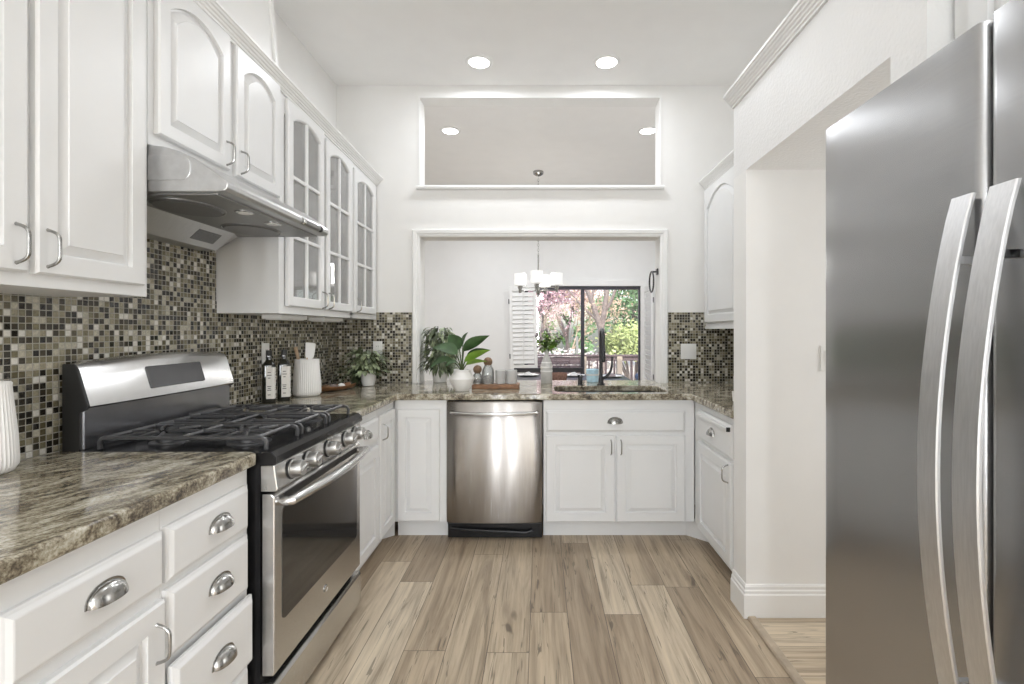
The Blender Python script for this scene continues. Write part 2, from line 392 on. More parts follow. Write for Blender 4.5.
def tag(o, label, cat, group=None, kind=None):
    o['label'] = label; o['category'] = cat
    if group: o['group'] = group
    if kind: o['kind'] = kind
    return o
def thing(name, label, cat, loc=(0, 0, 0), rz=0.0, group=None):
    o = bpy.data.objects.new(name, None); COL.objects.link(o); o.empty_display_size = .05
    o.location = loc; o.rotation_euler = (0, 0, rz)
    return tag(o, label, cat, group)
def struct(o): o['kind'] = 'structure'; return o
def copy_tree(o, parent=None):
    c = o.copy(); COL.objects.link(c)
    if parent: c.parent = parent
    for ch in [q for q in bpy.data.objects if q.parent == o and q is not c]: copy_tree(ch, c)
    return c
def arc(cx, cy, r, a0, a1, n): return [(cx + r * math.cos(a0 + (a1 - a0) * i / n), cy + r * math.sin(a0 + (a1 - a0) * i / n)) for i in range(n + 1)]
def rrect(x0, x1, y0, y1, r, n=6):
    return arc(x1 - r, y0 + r, r, -PI / 2, 0, n) + arc(x1 - r, y1 - r, r, 0, PI / 2, n) + arc(x0 + r, y1 - r, r, PI / 2, PI, n) + arc(x0 + r, y0 + r, r, PI, 1.5 * PI, n)
def P(px, py, Y): return ((px - VX) * Y / F, Y, CZ - (py - VY) * Y / F)

# ------------------------------------------------------------------ the setting
XL, XR, YB, YB2, HC = -1.535, 1.55, 3.70, 3.85, 3.165
struct(MB().box(-3.2, 2.7, -3.3, 8.3, -.06, 0).build('floor', 'floor'))
struct(MB().box(.985, 2.6, 1.30, 2.26, -.03, .003).build('floor_hall', 'floor2'))
struct(MB().prism([(.945, 0), (.985, 0), (.985, .006), (.979, .012), (.951, .012), (.945, .006)], 'y', 1.31, 2.27).build('trim_threshold', 'strip'))
struct(MB().box(-3.2, 2.7, -3.3, 8.4, HC, HC + .1).build('ceiling', 'ceil'))
struct(MB().box(XL - .12, XL, -3.3, YB, 0, HC).build('wall_left', 'wall'))
wb = MB()
OX, Z1, Z2, Z3 = .906, 2.02, 2.40, 3.07
wb.box(-3.1, -OX, YB, YB2, 0, HC); wb.box(OX, 2.1, YB, YB2, 0, HC)
wb.box(-OX, OX, YB, YB2, 0, .88); wb.box(-OX, OX, YB, YB2, Z1, Z2); wb.box(-OX, OX, YB, YB2, Z3, HC)
struct(wb.build('wall_back', 'wall'))
struct(MB().box(XR, XR + .1, 2.39, YB, 0, HC).build('wall_right', 'wall'))
# hall doorway: wall end, header/soffit, near jamb
struct(MB().box(.945, 2.6, 2.247, 2.39, 0, 2.05).build('wall_end', 'wall'))
struct(MB().box(.945, 2.6, 1.197, 2.39, 2.05, 2.445).build('wall_header', 'wall_tex'))
struct(MB().box(.945, 1.75, 1.197, 1.321, 0, 2.05).build('wall_jamb', 'wall_tex'))
struct(MB().box(2.6, 2.7, -3.3, YB, 0, HC).build('wall_hall', 'wall'))
struct(MB().box(1.65, 1.75, -3.3, 1.197, 0, HC).build('wall_alcove', 'wall'))
rw = MB().box(XL, 1.65, -3.3, -3.2, 0, .38).box(XL, 1.65, -3.3, -3.2, 2.62, HC).box(XL, -.81, -3.3, -3.2, .38, 2.62).box(-.69, -.16, -3.3, -3.2, .38, 2.62).box(-.04, .14, -3.3, -3.2, .38, 2.62).box(1.56, 1.65, -3.3, -3.2, .38, 2.62)
struct(rw.build('wall_rear', 'wall'))  # openings cut to fit the added rear lights
# dining room shell
struct(MB().box(-3.1, -3.0, YB2, 8.2, 0, HC).build('wall_dining_left', 'dwall'))
struct(MB().box(2.0, 2.1, YB2, 8.2, 0, HC).build('wall_dining_right', 'dwall'))
DX0, DX1, DZ = -.26, 1.68, 2.06
struct(MB().box(-3.1, DX0, 8.2, 8.3, 0, HC).box(DX1, 2.1, 8.2, 8.3, 0, HC).box(DX0, DX1, 8.2, 8.3, DZ, HC).build('wall_dining_far', 'dwall'))
# vent chase over the hood cabinet
ch = MB()
def slope_y(z): return 2.315 - (z - 2.47) * .16
ch.loops([[(XL, 1.1, 2.45), (-1.245, 1.1, 2.45), (-1.245, slope_y(2.45), 2.45), (XL, slope_y(2.45), 2.45)],
          [(XL, 1.1, HC), (-1.245, 1.1, HC), (-1.245, slope_y(HC), HC), (XL, slope_y(HC), HC)]])
struct(ch.build('wall_chase', 'trim'))
cs = MB()
for dz in (0,):
    cs.loops([[(-1.252, slope_y(2.45) - .012, 2.45), (-1.234, slope_y(2.45) - .012, 2.45), (-1.234, slope_y(2.45) + .012, 2.45), (-1.252, slope_y(2.45) + .012, 2.45)],
              [(-1.252, slope_y(HC) - .012, HC), (-1.234, slope_y(HC) - .012, HC), (-1.234, slope_y(HC) + .012, HC), (-1.252, slope_y(HC) + .012, HC)]])
struct(cs.build('trim_chase', 'trim'))
# tile splashes
tb = MB()
tb.prism([(.74, .92), (3.692, .92), (3.692, 1.45), (2.31, 1.45), (2.31, 1.78), (1.50, 1.78), (1.50, 1.45), (.74, 1.45)], 'x', XL, XL + .008)
struct(tb.build('wall_tile_left', 'tile_yz'))
struct(MB().box(XL + .008, -.962, YB - .008, YB, .92, 1.45).build('wall_tile_back', 'tile_xz'))
struct(MB().box(.962, XR - .008, YB - .008, YB, .92, 1.45).build('wall_tile_corner', 'tile_xz'))
struct(MB().box(XR - .008, XR, 2.39, YB, .92, 1.45).build('wall_tile_right', 'tile_yz'))

def frame_run(path, prof, horiz=True, closed=False):
    """sweep prof (out, up) along plan path with mitred corners; out = to the right of travel"""
    mb = MB(); L = []; n = len(path)
    for i, p in enumerate(path):
        p = Vector(p)
        d0 = (p - Vector(path[i - 1])).normalized() if i else None
        d1 = (Vector(path[i + 1]) - p).normalized() if i < n - 1 else None
        d0 = d0 or d1; d1 = d1 or d0
        n0 = Vector((d0.y, -d0.x)); n1 = Vector((d1.y, -d1.x)); m = (n0 + n1); m = m / max(.2, m.length_squared) * 2
        L.append([(p + m * o, u) for o, u in prof])
    return L
# pass-through casing: path in xz plane, opening side; profile = (outwards from opening, towards room)
cas = frame_run([(-OX, .92), (-OX, Z1), (OX, Z1), (OX, .92)], [(0, 0), (0, .012), (-.008, .016), (-.02, .016), (-.026, .022), (-.048, .024), (-.055, .018), (-.055, 0)])
struct(MB().loops([[(p.x, YB - u, p.y) for p, u in l] for l in cas]).build('trim_1', 'trim'))
struct(MB().prism([(YB2 + .01, 2.375), (YB - .028, 2.375), (YB - .034, 2.385), (YB - .034, 2.395), (YB - .028, 2.403), (YB2 + .01, 2.403)], 'x', -.93, .93).build('trim_2', 'trim'))
fr = frame_run([(-OX, 2.403), (-OX, Z3), (OX, Z3), (OX, 2.403)], [(.0, 0), (.0, .004), (-.014, .004), (-.014, 0)])
struct(MB().loops([[(p.x, YB - u, p.y) for p, u in l] for l in fr]).build('trim_3', 'trim'))
# baseboard round the wall end
bprof = [(0, 0), (.016, 0), (.016, .105), (.012, .11), (.012, .122), (.008, .128), (.008, .14), (.004, .15), (0, .15)]
bb = frame_run([(.945, 2.39), (.945, 2.247), (2.0, 2.247)], [(-o, z) for o, z in bprof])
# travel -y then +x : outward (room side) is to the right of travel -> negative offsets flip
bb = frame_run([(2.0, 2.247), (.945, 2.247), (.945, 2.39)], [(-o, z) for o, z in bprof])
struct(MB().loops([[(p.x, p.y, z) for p, z in l] for l in bb]).build('baseboard_end', 'trim'))
# crown mouldings
cprof = [(0, 0), (.009, 0), (.011, .008), (.017, .010), (.019, .017), (.025, .020), (.028, .027), (.034, .030), (.037, .037), (.043, .040), (.046, .047), (.051, .050), (.052, .060), (0, .060)]
struct(MB().loops([[(-1.235 + o, .78, 2.497 + z) for o, z in cprof], [(-1.235 + o, 3.695, 2.405 + z * .9) for o, z in cprof]]).build('trim_4', 'trim'))
cr = frame_run([(1.6, 2.39), (.945, 2.39), (.945, .6)], [(-o, z) for o, z in cprof])
struct(MB().loops([[(.945 - o, y, 2.394 + z) for o, z in cprof] for y in (2.392, .9)]).build('trim_5', 'trim'))

# ------------------------------------------------------------------ cabinetry
def outline(x0, x1, z0, z1, d, rise=0.0, n=12):
    pts = [(x0 + d, z0 + d), (x1 - d, z0 + d)]
    xc = (x0 + x1) / 2; hw = (x1 - x0) / 2 - d
    for i in range(n + 1):
        x = x1 - d - 2 * hw * i / n
        pts.append((x, z1 - d - rise + rise * (1 - ((x - xc) / hw) ** 2)))
    return pts
def door_mesh(x0, x1, z0, z1, rise=0.0, s=.055, t=.02, slab=False):
    q = lambda pts, y: [(x, y, z) for x, z in pts]
    o = lambda d, r=0: outline(x0, x1, z0, z1, d, r)
    mb = MB()
    if slab:
        mb.loops([q(o(0), 0), q(o(0), -t + .011), q(o(.002), -t + .009), q(o(.006), -t + .007), q(o(.013), -t + .001), q(o(.016), -t)])
    else:
        L = [q(o(0), 0), q(o(0), -t + .006), q(o(.005), -t), q(o(s, rise), -t), q(o(s + .0015, rise), -t + .013), q(o(s + .007, rise), -t + .014), q(o(s + .030, rise), -t + .003), q(o(s + .0315, rise), -t + .0005)]
        mb.loops(L)
    return mb
def bow_pull(name, parent, x, z, y, h=.090, mat='nickel'):
    pts = []
    for i in range(21):
        t = i / 20; a = math.sin((-1 + 2 * t) * PI / 2)
        pts.append((x, y - .03 * (1 - abs(a) ** 6) - (.0 if 0 < i < 20 else -.001), z + a * h / 2))
    return MB().tube(pts, [.0052 if i in (0, 20) else .0039 for i in range(21)], 8).build('handle', mat, parent, True)
def cup_pull(parent, x, z, y, wd=.088, ht=.036, dp=.027):
    mb = MB()
    def shell(k):
        L = []
        for i in range(17):
            a = PI * i / 16; row = []
            for j in range(8):
                b = (PI / 2) * j / 7
                row.append((x - wd / 2 * k * math.cos(a) , y - dp * k * math.sin(a) ** .8 * math.sin(b) - .0003, z + ht * k * math.sin(a) ** .75 * math.cos(b)))
            L.append(row)
        return L
    A, B = shell(1.0), shell(.93)
    mb.loops(A, False, False, False); mb.loops(B, False, False, False)
    for i in range(16):   # lip
        o = [A[i][7], A[i + 1][7], B[i + 1][7], B[i][7]]; mb.add(o, [(0, 1, 2, 3)])
    fl = [(x - (wd / 2 + .004) * math.cos(PI * i / 16), z + (ht + .004) * math.sin(PI * i / 16) ** .75) for i in range(17)]
    mb.loops([[(px, y, pz) for px, pz in fl], [(px, y - .0025, pz) for px, pz in fl]])
    return mb.build('handle', 'nickel', parent, True, ang=50)

def front(root, kind, x0, x1, z0, z1, pull=None, rise=0.0, out=0.0, s=.055, name=None):
    f = door_mesh(x0, x1, z0, z1, rise, s, slab=(kind == 'drawer')).build(name or kind, 'cab', root)
    if out: f.location.y = -out
    if pull:
        k, px, pz = pull
        (bow_pull('handle', f, px, pz, -.02) if k == 'bow' else cup_pull(f, px, pz, -.02))
    return f
def cabinet(label, loc, rz, W, D, z0, z1, fronts, cat='cabinet', toe=False, name='base_cabinet', group=None, kick=(0, 0), edge=0.0):
    r = thing(name, label, cat, loc, rz, group)
    MB().box(0, W, 0, D, z0, z1).build('body', 'cab', r, bevel=.0015)
    if toe: MB().box(kick[0], W - kick[1], .075, .093, .0, z0).build('toe_kick', 'cab', r)
    for f in fronts: front(r, *f[0], **(f[1] if len(f) > 1 else {}))
    return r
LF = -.915    # left base face frame
Rz = PI / 2
D0 = LF - XL - .008 - .003
# near left: wide drawer + door ; four-drawer stack
y0 = .76
cabinet('white base cabinet with a wide drawer above a door, left of the four-drawer stack', (LF, y0, 0), Rz, 1.178 - y0, D0, .115, .889,
        [(('drawer', .06, .414, .698, .832), dict(pull=('cup', .25, .758))), (('door', .06, .414, .13, .668), dict(pull=('bow', .385, .578)))], toe=True)
y0 = 1.179
cabinet('white base cabinet with a stack of four drawers beside the gas range', (LF, y0, 0), Rz, 1.53 - y0, D0, .115, .889,
        [(('drawer', .006, .336, .70, .836), dict(pull=('cup', .192, .759))), (('drawer', .006, .336, .512, .682), dict(pull=('cup', .192, .592))),
         (('drawer', .006, .336, .292, .497), dict(pull=('cup', .184, .392), out=.014)), (('drawer', .006, .336, .125, .28), dict(pull=('cup', .192, .19)))], toe=True)
# beyond the range
y0 = 2.31
cabinet('narrow white base cabinet with one drawer over a door, just past the range', (LF, y0, 0), Rz, 2.742 - y0, D0, .115, .88,
        [(('drawer', .01, .42, .70, .832), dict(pull=('cup', .225, .757))), (('door', .01, .42, .13, .675), {})], toe=True)
y0 = 2.744
cabinet('narrow white corner base cabinet with one full-height door and bow handle', (LF, y0, 0), Rz, 3.065 - y0, D0, .115, .88,
        [(('door', .012, .285, .13, .832), dict(pull=('bow', .045, .735)))], toe=True)
MB().loops([[(.40, .017, z), (.30, .117, z), (.30, .147, z), (.37, .08, z)] for z in (0, .115)]).build('toe_kick', 'cab', [o for o in bpy.data.objects if o.type == 'EMPTY' and o.name.startswith('base_cabinet')][-1])
# back run (faces the camera)
BF = 3.07
DB = YB - .012 - BF
cabinet('white corner base cabinet with one tall panel, left of the dishwasher', (-.91, BF, 0), 0, .325, DB, .115, .88,
        [(('door', .018, .285, .125, .822), dict(s=.05))], toe=True, kick=(-.0, 0))
cabinet('white double-door sink base cabinet with a false drawer front, right of the dishwasher', (.022, BF, 0), 0, .945, DB, .115, .70,
        [(('drawer', .015, .883, .679, .812), dict(pull=('cup', .4455, .735))),
         (('door', .015, .445, .12, .658), dict(pull=('bow', .42, .585))), (('door', .455, .883, .12, .658), dict(pull=('bow', .482, .585)))], toe=True)
sb = [o for o in bpy.data.objects if o.type == 'EMPTY'][-1]
MB().box(0, .945, 0, .03, .70, .88).build('top_rail', 'cab', sb)
# right run (faces -x): local x runs towards the camera
RF = .97
r = cabinet('white base cabinet with a drawer, pull-out board and door beside the white wall end', (RF, 3.065, 0), -Rz, 3.065 - 2.395, XR - .012 - RF, .115, .88,
        [(('drawer', .10, .615, .665, .838), dict(pull=('cup', .355, .735))), (('door', .10, .615, .12, .645), dict(pull=('bow', .588, .588)))], toe=True, kick=(-.075, 0))
MB().loops([[(-.08, -.032, z), (.02, .07, z), (.02, .10, z), (-.05, .03, z)] for z in (0, .115)]).build('toe_kick', 'cab', r)
MB().box(.13, .60, -.034, -.005, .805, .823).build('pull_out_board', 'cab', r, bevel=.004)
MB().box(.600, .606, -.034, -.005, .803, .825).build('board_end_cap', 'rubber', r)

# wall cabinets
UF = -1.235; DU = UF - XL - .002
r = cabinet('tall white double-door wall cabinet nearest the camera, over the ribbed vase', (UF, .80, 0), Rz, 1.54 - .80, DU, 1.417, 2.49,
            [(('door', .03, .366, 1.449, 2.46), dict(pull=('bow', .337, 1.514), rise=.055)), (('door', .385, .712, 1.449, 2.46), dict(pull=('bow', .410, 1.514), rise=.055, s=.05))], name='wall_cabinet')
r = cabinet('short white wall cabinet with two arched doors above the range hood', (UF, 1.542, 0), Rz, 2.312 - 1.542, DU, 1.90, 2.49,
            [(('door', .024, .386, 1.940, 2.47), dict(pull=('bow', .360, 2.0), rise=.055, s=.046)), (('door', .425, .756, 1.934, 2.46), dict(pull=('bow', .452, 1.995), rise=.05, s=.046))], name='wall_cabinet')
# glass-front cabinet
def glass_cabinet():
    y0 = 2.314; W = 3.688 - y0; z0, z1 = 1.395, 2.448
    r = thing('wall_cabinet', 'white wall cabinet with three glass-paned arched doors', 'cabinet', (UF, y0, 0), Rz)
    b = MB().box(0, .018, .018, DU, z0, z1).box(W - .018, W, .018, DU, z0, z1).box(.018, W - .018, .018, DU, z0, z0 + .03).box(.018, W - .018, .018, DU, z1 - .02, z1)
    b.box(.018, W - .018, DU - .008, DU, z0 + .03, z1 - .02).box(.88, .898, .02, DU - .008, z0 + .03, z1 - .02)
    b.build('body', 'cab', r)
    f = MB().box(-.0015, .05, -.001, .019, z0 - .001, z1).box(W - .04, W + .001, -.001, .019, z0, z1).box(.05, W - .04, -.001, .019, z0, z0 + .035).box(.05, W - .04, -.001, .019, z1 - .09, z1).box(.865, .91, -.001, .019, z0, z1)
    f.build('face_frame', 'cab', r)
    for z in (1.73, 2.03): MB().box(.02, W - .02, .03, DU - .01, z, z + .018).build('shelf', 'cabin', r)
    for x0, x1, hx, zb in ((.058, .452, .425, 2.437), (.482, .868, .508, 2.41), (.905, 1.316, .94, 2.385)):
        s, rise, t = .05, .042, .02; za = 1.431
        q = lambda pts, y: [(x, y, z) for x, z in pts]
        o = lambda d, rr=0: outline(x0, x1, za, zb, d, rr)
        mb = MB().loops([q(o(0), 0), q(o(0), -t + .006), q(o(.005), -t), q(o(s - .006, rise), -t), q(o(s, rise), -t + .006), q(o(s, rise), 0), q(o(0), 0)], False, False)
        d = mb.build('door', 'cab', r)
        xc = (x0 + x1) / 2; zi0, zi1 = za + s, zb - s
        g = MB().box(xc - .009, xc + .009, -.018, -.004, zi0 - .004, zi1 + .002)
        for k in (1, 2):
            zz = zi0 + (zi1 - .02 - zi0) * k / 3
            g.box(x0 + s - .003, x1 - s + .003, -.0175, -.0045, zz - .009, zz + .009)
        g.build('muntin', 'cab', d, bevel=.003)
        MB().loops([q(o(s - .004, rise), -.007), q(o(s - .004, rise), -.004)]).build('glass_pane', 'cabglass', d)
        bow_pull('handle', d, hx, 1.482, -.02)
    return r
glass_cabinet()
r = cabinet('white wall cabinet with arched doors in the right corner, behind the wall end', (1.249, 3.69, 0), -Rz, 3.69 - 2.40, XR - .002 - 1.249, 1.34, 2.39,
            [(('door', .02, .64, 1.372, 2.365), dict(rise=.10)), (('door', .65, 1.27, 1.372, 2.365), dict(rise=.10))], name='wall_cabinet')
MB().box(0, 1.29, -.006, .02, 1.325, 1.345).build('light_rail', 'cab', r)
struct(MB().loops([[(1.249 - o, y, 2.375 + z) for o, z in cprof] for y in (3.695, 2.40)]).build('trim_6', 'trim'))
cabinet('white cabinet above the steel refrigerator, its top cropped by the frame', (1.006, 1.19, 0), -Rz, .98, .62, 1.84, 2.62,
        [(('door', .055, .485, 1.87, 2.58), {}), (('door', .495, .925, 1.87, 2.58), {})], name='wall_cabinet')
for i, (y, lb) in enumerate(((2.62, 'white slim light fixture under the glass-front cabinet, nearer the range'), (3.12, 'white slim light fixture under the glass-front cabinet, nearer the back wall'))):
    t = thing('cabinet_light', lb, 'light fixture', (-1.36, y, 1.372), 0, 'lights under the glass cabinet')
    MB().box(-.05, .05, -.14, .14, 0, .022).build('housing', 'plastic', t, bevel=.004)
    MB().box(-.04, .04, -.12, .12, -.004, 0).build('lens', 'plastic', t, bevel=.001)

# ------------------------------------------------------------------ countertops
CE = -.885
def counter(name, label, outer, holes, mat, zt=.92):
    o = MB().plate(outer, holes, zt - .04, zt).build(name, mat, None, bevel=.008, seg=3)
    return tag(o, label, 'countertop')
counter('countertop', 'near granite countertop carrying the tall ribbed vase, left of the range', [(XL + .01, .74), (CE - .02, .74), (CE, .76), (CE, 1.53), (CE - .018, 1.548), (XL + .01, 1.548)], [], 'granite', .93)
XT = XL + .01; XE = .935
sink_hole = rrect(.10, .83, 3.13, 3.50, .09)[::-1]
outer = [(XT, 2.302), (CE, 2.302), (CE, 3.038), (XE, 3.038), (XE, 2.393), (XR - .01, 2.393), (XR - .01, YB - .01), (.96, YB - .01), (.90, YB - .01), (.90, YB2 + .03), (-.90, YB2 + .03), (-.90, YB - .01), (XT, YB - .01)]
ct2 = counter('countertop', 'granite countertop wrapping the back corner around the sink and pass-through', outer, [sink_hole], 'granite2')
sk = thing('kitchen_sink', 'dark undermount kitchen sink set in the granite before the pass-through', 'sink', (0, 0, 0))
L = [[(x, y, z) for x, y in rrect(.10 - e, .83 + e, 3.13 - e, 3.50 + e, .09)] for e, z in ((.012, .876), (-.002, .876), (-.006, .80), (-.02, .715), (-.05, .705), (-.05, .70), (.0, .705), (.012, .80), (.012, .876))]
MB().loops(L[:5], False, True).loops(L[4:], True, False).build('basin', 'sinkm', sk, True)
MB().lathe([(.04, 0), (.04, .004), (.03, .005), (.028, .002), (.004, .002)], 20, (.46, 3.3, .705)).build('drain', 'chrome', sk, True)
fx, fy = .443, 3.56
fc = thing('faucet', 'tall black gooseneck faucet with side lever behind the sink', 'faucet', (fx, fy, .92))
MB().lathe([(.028, 0), (.028, .006), (.019, .012), (.017, .05), (.0165, .05)], 20).build('base', 'matteblack', fc, True)
sp = [(0, 0, .04), (0, 0, .15), (0, 0, .28)] + [(0, -.06 + .06 * math.cos(a), .335 + .065 * math.sin(a)) for a in [PI * k / 10 for k in range(11)]] + [(0, -.12, .30), (0, -.122, .27)]
MB().tube(sp, .0135, 12).build('spout', 'matteblack', fc, True)
MB().tube([(0, -.122, .275), (0, -.122, .265), (0, -.123, .18), (0, -.123, .17)], [.012, .016, .017, .013], 12).build('spray_head', 'matteblack', fc, True)
MB().tube([(.012, 0, .045), (.03, 0, .052), (.05, 0, .07), (.068, 0, .095), (.078, 0, .13), (.082, 0, .18), (.083, 0, .205)], [.012, .011, .010, .009, .008, .007, .006], 10).build('lever', 'matteblack', fc, True)
sd = thing('soap_dispenser', 'short black soap dispenser on the granite left of the faucet', 'soap dispenser', (.288, 3.52, .92))
MB().lathe([(.02, 0), (.02, .004), (.016, .008), (.016, .055), (.018, .057), (.018, .075), (.004, .077)], 18).build('body', 'matteblack', sd, True)
MB().tube([(0, 0, .068), (0, -.03, .072), (0, -.06, .066)], .006, 8).build('nozzle', 'matteblack', sd, True)

# ------------------------------------------------------------------ dishwasher
dw = thing('dishwasher', 'stainless steel dishwasher between white base cabinets', 'dishwasher', (-.283, 3.05, 0))
MB().box(-.296, .296, .025, .60, .10, .872).build('body', 'rubber', dw)
L = []
for i in range(17):
    t = i / 16; x = -.297 + .594 * t; b = .014 * (1 - (2 * t - 1) ** 2)
    e = .006 if i in (0, 16) else 0
    L.append([(x, .024, .118), (x, .0 - b + e, .118), (x, -.003 - b + e, .125), (x, -.003 - b + e, .862), (x, .004 - b + e, .872), (x, .024, .872)])
MB().loops(L).build('door', 'steel_dw', dw, True)
pts = [(-.262, -.008, .808), (-.262, -.03, .808)] + [(-.262 + .524 * i / 12, -.035 - .026 * math.sin(PI * i / 12), .806 - .006 * math.sin(PI * i / 12)) for i in range(13)] + [(.262, -.03, .808), (.262, -.008, .808)]
MB().tube(pts, .0105, 10, flat=1.35).build('handle', 'steel_range', dw, True)
MB().box(-.296, .296, .03, .05, .012, .112).build('kick_plate', 'black', dw, bevel=.003)
MB().tube([(-.27, .026, .075), (-.2, .02, .068), (.1, .012, .055), (.2, .012, .05), (.235, .016, .065)], .009, 8).build('kick_trim', 'black', dw, True)
for x in (-.26, .26): MB().lathe([(.014, 0), (.014, .02), (.01, .1)], 12, (x, .1, 0)).build('foot', 'rubber', dw, True)

# ------------------------------------------------------------------ gas range
R0, R1 = 1.552, 2.296; RC = (R0 + R1) / 2
rg = thing('gas_range', 'stainless steel gas range with black cast iron grates between granite countertops', 'range', (-1.18, RC, 0))
def rbuild(mb, name, mat, parent=None, **k):
    return mb.xform(Matrix.Translation((1.18, -RC, 0))).build(name, mat, parent or rg, **k)
rbuild(MB().box(-1.50, -.886, R0, R1, .03, .89), 'body', 'black')
for y in (R0 + .04, R1 - .04):
    for x in (-1.45, -.95): rbuild(MB().lathe([(.018, 0), (.018, .012), (.01, .03)], 12, (x, y, 0)), 'foot', 'rubber', smooth=True)
# cooktop
ck = rbuild(MB().prism([(-1.46, .885), (-.838, .885), (-.832, .892), (-.835, .912), (-.85, .926), (-.875, .928), (-.885, .922), (-1.44, .922), (-1.46, .935)], 'y', R0 - .002, R1 + .002), 'cooktop', 'black', bevel=.002)
# control panel
rbuild(MB().prism([(-.886, .80), (-.838, .80), (-.832, .806), (-.842, .884), (-.886, .884)], 'y', R0, R1), 'control_panel', 'steel_range', bevel=.003)
for y in (1.65, 1.765, 1.935, 2.105, 2.215):
    kb = MB().lathe([(.031, 0), (.031, .006), (.026, .008), (.0265, .036), (.024, .041), (.003, .042)], 28)
    m = Matrix.Translation((-.836, y, .846)) @ Matrix.Rotation(math.radians(84), 4, 'Y')
    k = rbuild(kb.xform(m), 'knob', 'knobm', smooth=True)
    rbuild(MB().box(-.004, .004, -.022, .022, .038, .048).xform(m @ Matrix.Rotation(.3, 4, 'Z')), 'knob_grip', 'steel_range', k, bevel=.002)
    rbuild(MB().lathe([(.033, -.001), (.033, .003), (.03, .004)], 24).xform(m), 'knob_bezel', 'rubber', k, smooth=True)
# oven door
DXF = -.842
dr = MB().prism([(-.884, .213), (DXF - .006, .213), (DXF, .219), (DXF, .782), (DXF - .010, .792), (-.884, .792)], 'y', R0 + .002, R1 - .002)
od = rbuild(dr, 'oven_door', 'steel_range', bevel=.004)
wnd = rrect(1.60, 2.25, .365, .735, .02, 4)
rbuild(MB().loops([[(DXF - .002, y, z) for y, z in wnd], [(DXF + .0015, y, z) for y, z in wnd]]), 'oven_window', 'oven_glass', od)
rbuild(MB().box(DXF - .002, DXF + .002, R0 + .06, R1 - .06, .755, .778), 'door_vent', 'rubber', od)
hp = [(DXF + .0, R0 + .035, .762), (DXF + .03, R0 + .03, .762)] + [(DXF + .038 + .028 * math.sin(PI * i / 14), R0 + .03 + (R1 - R0 - .06) * i / 14, .763) for i in range(15)] + [(DXF + .03, R1 - .03, .762), (DXF, R1 - .035, .762)]
rbuild(MB().tube(hp, .0155, 12, flat=1.2), 'oven_handle', 'steel_range', od, smooth=True)
m = Matrix.Translation((DXF + .001, RC, .30)) @ Matrix.Rotation(PI / 2, 4, 'Y')
rbuild(MB().lathe([(.014, 0), (.014, .002), (.011, .003), (.0105, .0018), (.002, .0018)], 24).xform(m), 'round_emblem', 'chrome', od, smooth=True)
# storage drawer
rbuild(MB().prism([(-.886, .045), (DXF + .001, .045), (DXF + .004, .052), (DXF + .004, .178), (DXF - .002, .19), (-.886, .19)], 'y', R0 + .002, R1 - .002), 'storage_drawer', 'steel_range', bevel=.003)
# back guard
def guard_top(t): return .018 * math.sin(PI * t) ** .7
n = 20; Ls = []; Lb = []; Lc = []
for i in range(n + 1):
    t = i / n; y = R0 + .006 + (R1 - R0 - .012) * t; g = guard_top(t); b = .012 * math.sin(PI * t)
    Ls.append([(-1.492, y, 1.065), (-1.436 + b, y, 1.064), (-1.430 + b, y, 1.07), (-1.464 + b * .6, y, 1.185 + g), (-1.476, y, 1.203 + g), (-1.492, y, 1.207 + g)])
    Lb.append([(-1.50, y, 1.07), (-1.506, y, 1.07), (-1.506, y, 1.20 + g), (-1.50, y, 1.20 + g)])
bgd = rbuild(MB().loops(Ls), 'backguard', 'steel_range', smooth=True)
rbuild(MB().box(-1.506, -1.45, R0 + .004, R1 - .004, .93, 1.066), 'vent_panel', 'gloss', bevel=.004)
for ya, yb in ((R0, R0 + .007), (R1 - .007, R1)):
    rbuild(MB().prism([(-1.515, .92), (-1.456, .92), (-1.456, 1.05), (-1.436, 1.060), (-1.431, 1.072), (-1.466, 1.187), (-1.478, 1.205), (-1.515, 1.205)], 'y', ya, yb), 'end_cap', 'rubber', bgd, bevel=.003)
rbuild(MB().box(-1.515, -1.49, R0 + .018, R1 - .018, .93, 1.20), 'back_panel', 'rubber', bgd)
# clock display on the slanted face
def onface(y, z, off=.001):
    t = (y - R0 - .006) / (R1 - R0 - .012); k = (z - 1.07) / (.115 + guard_top(t)); b = .012 * math.sin(PI * t); return (-1.430 + b - k * (.034 + b * .4) + off, y, z)
dl = rrect(1.80, 2.09, 1.100, 1.180, .006, 3)
dsp = rbuild(MB().loops([[onface(y, z, -.004) for y, z in dl], [onface(y, z, .004) for y, z in dl]]), 'clock_display', 'display', bgd, bevel=.0015)
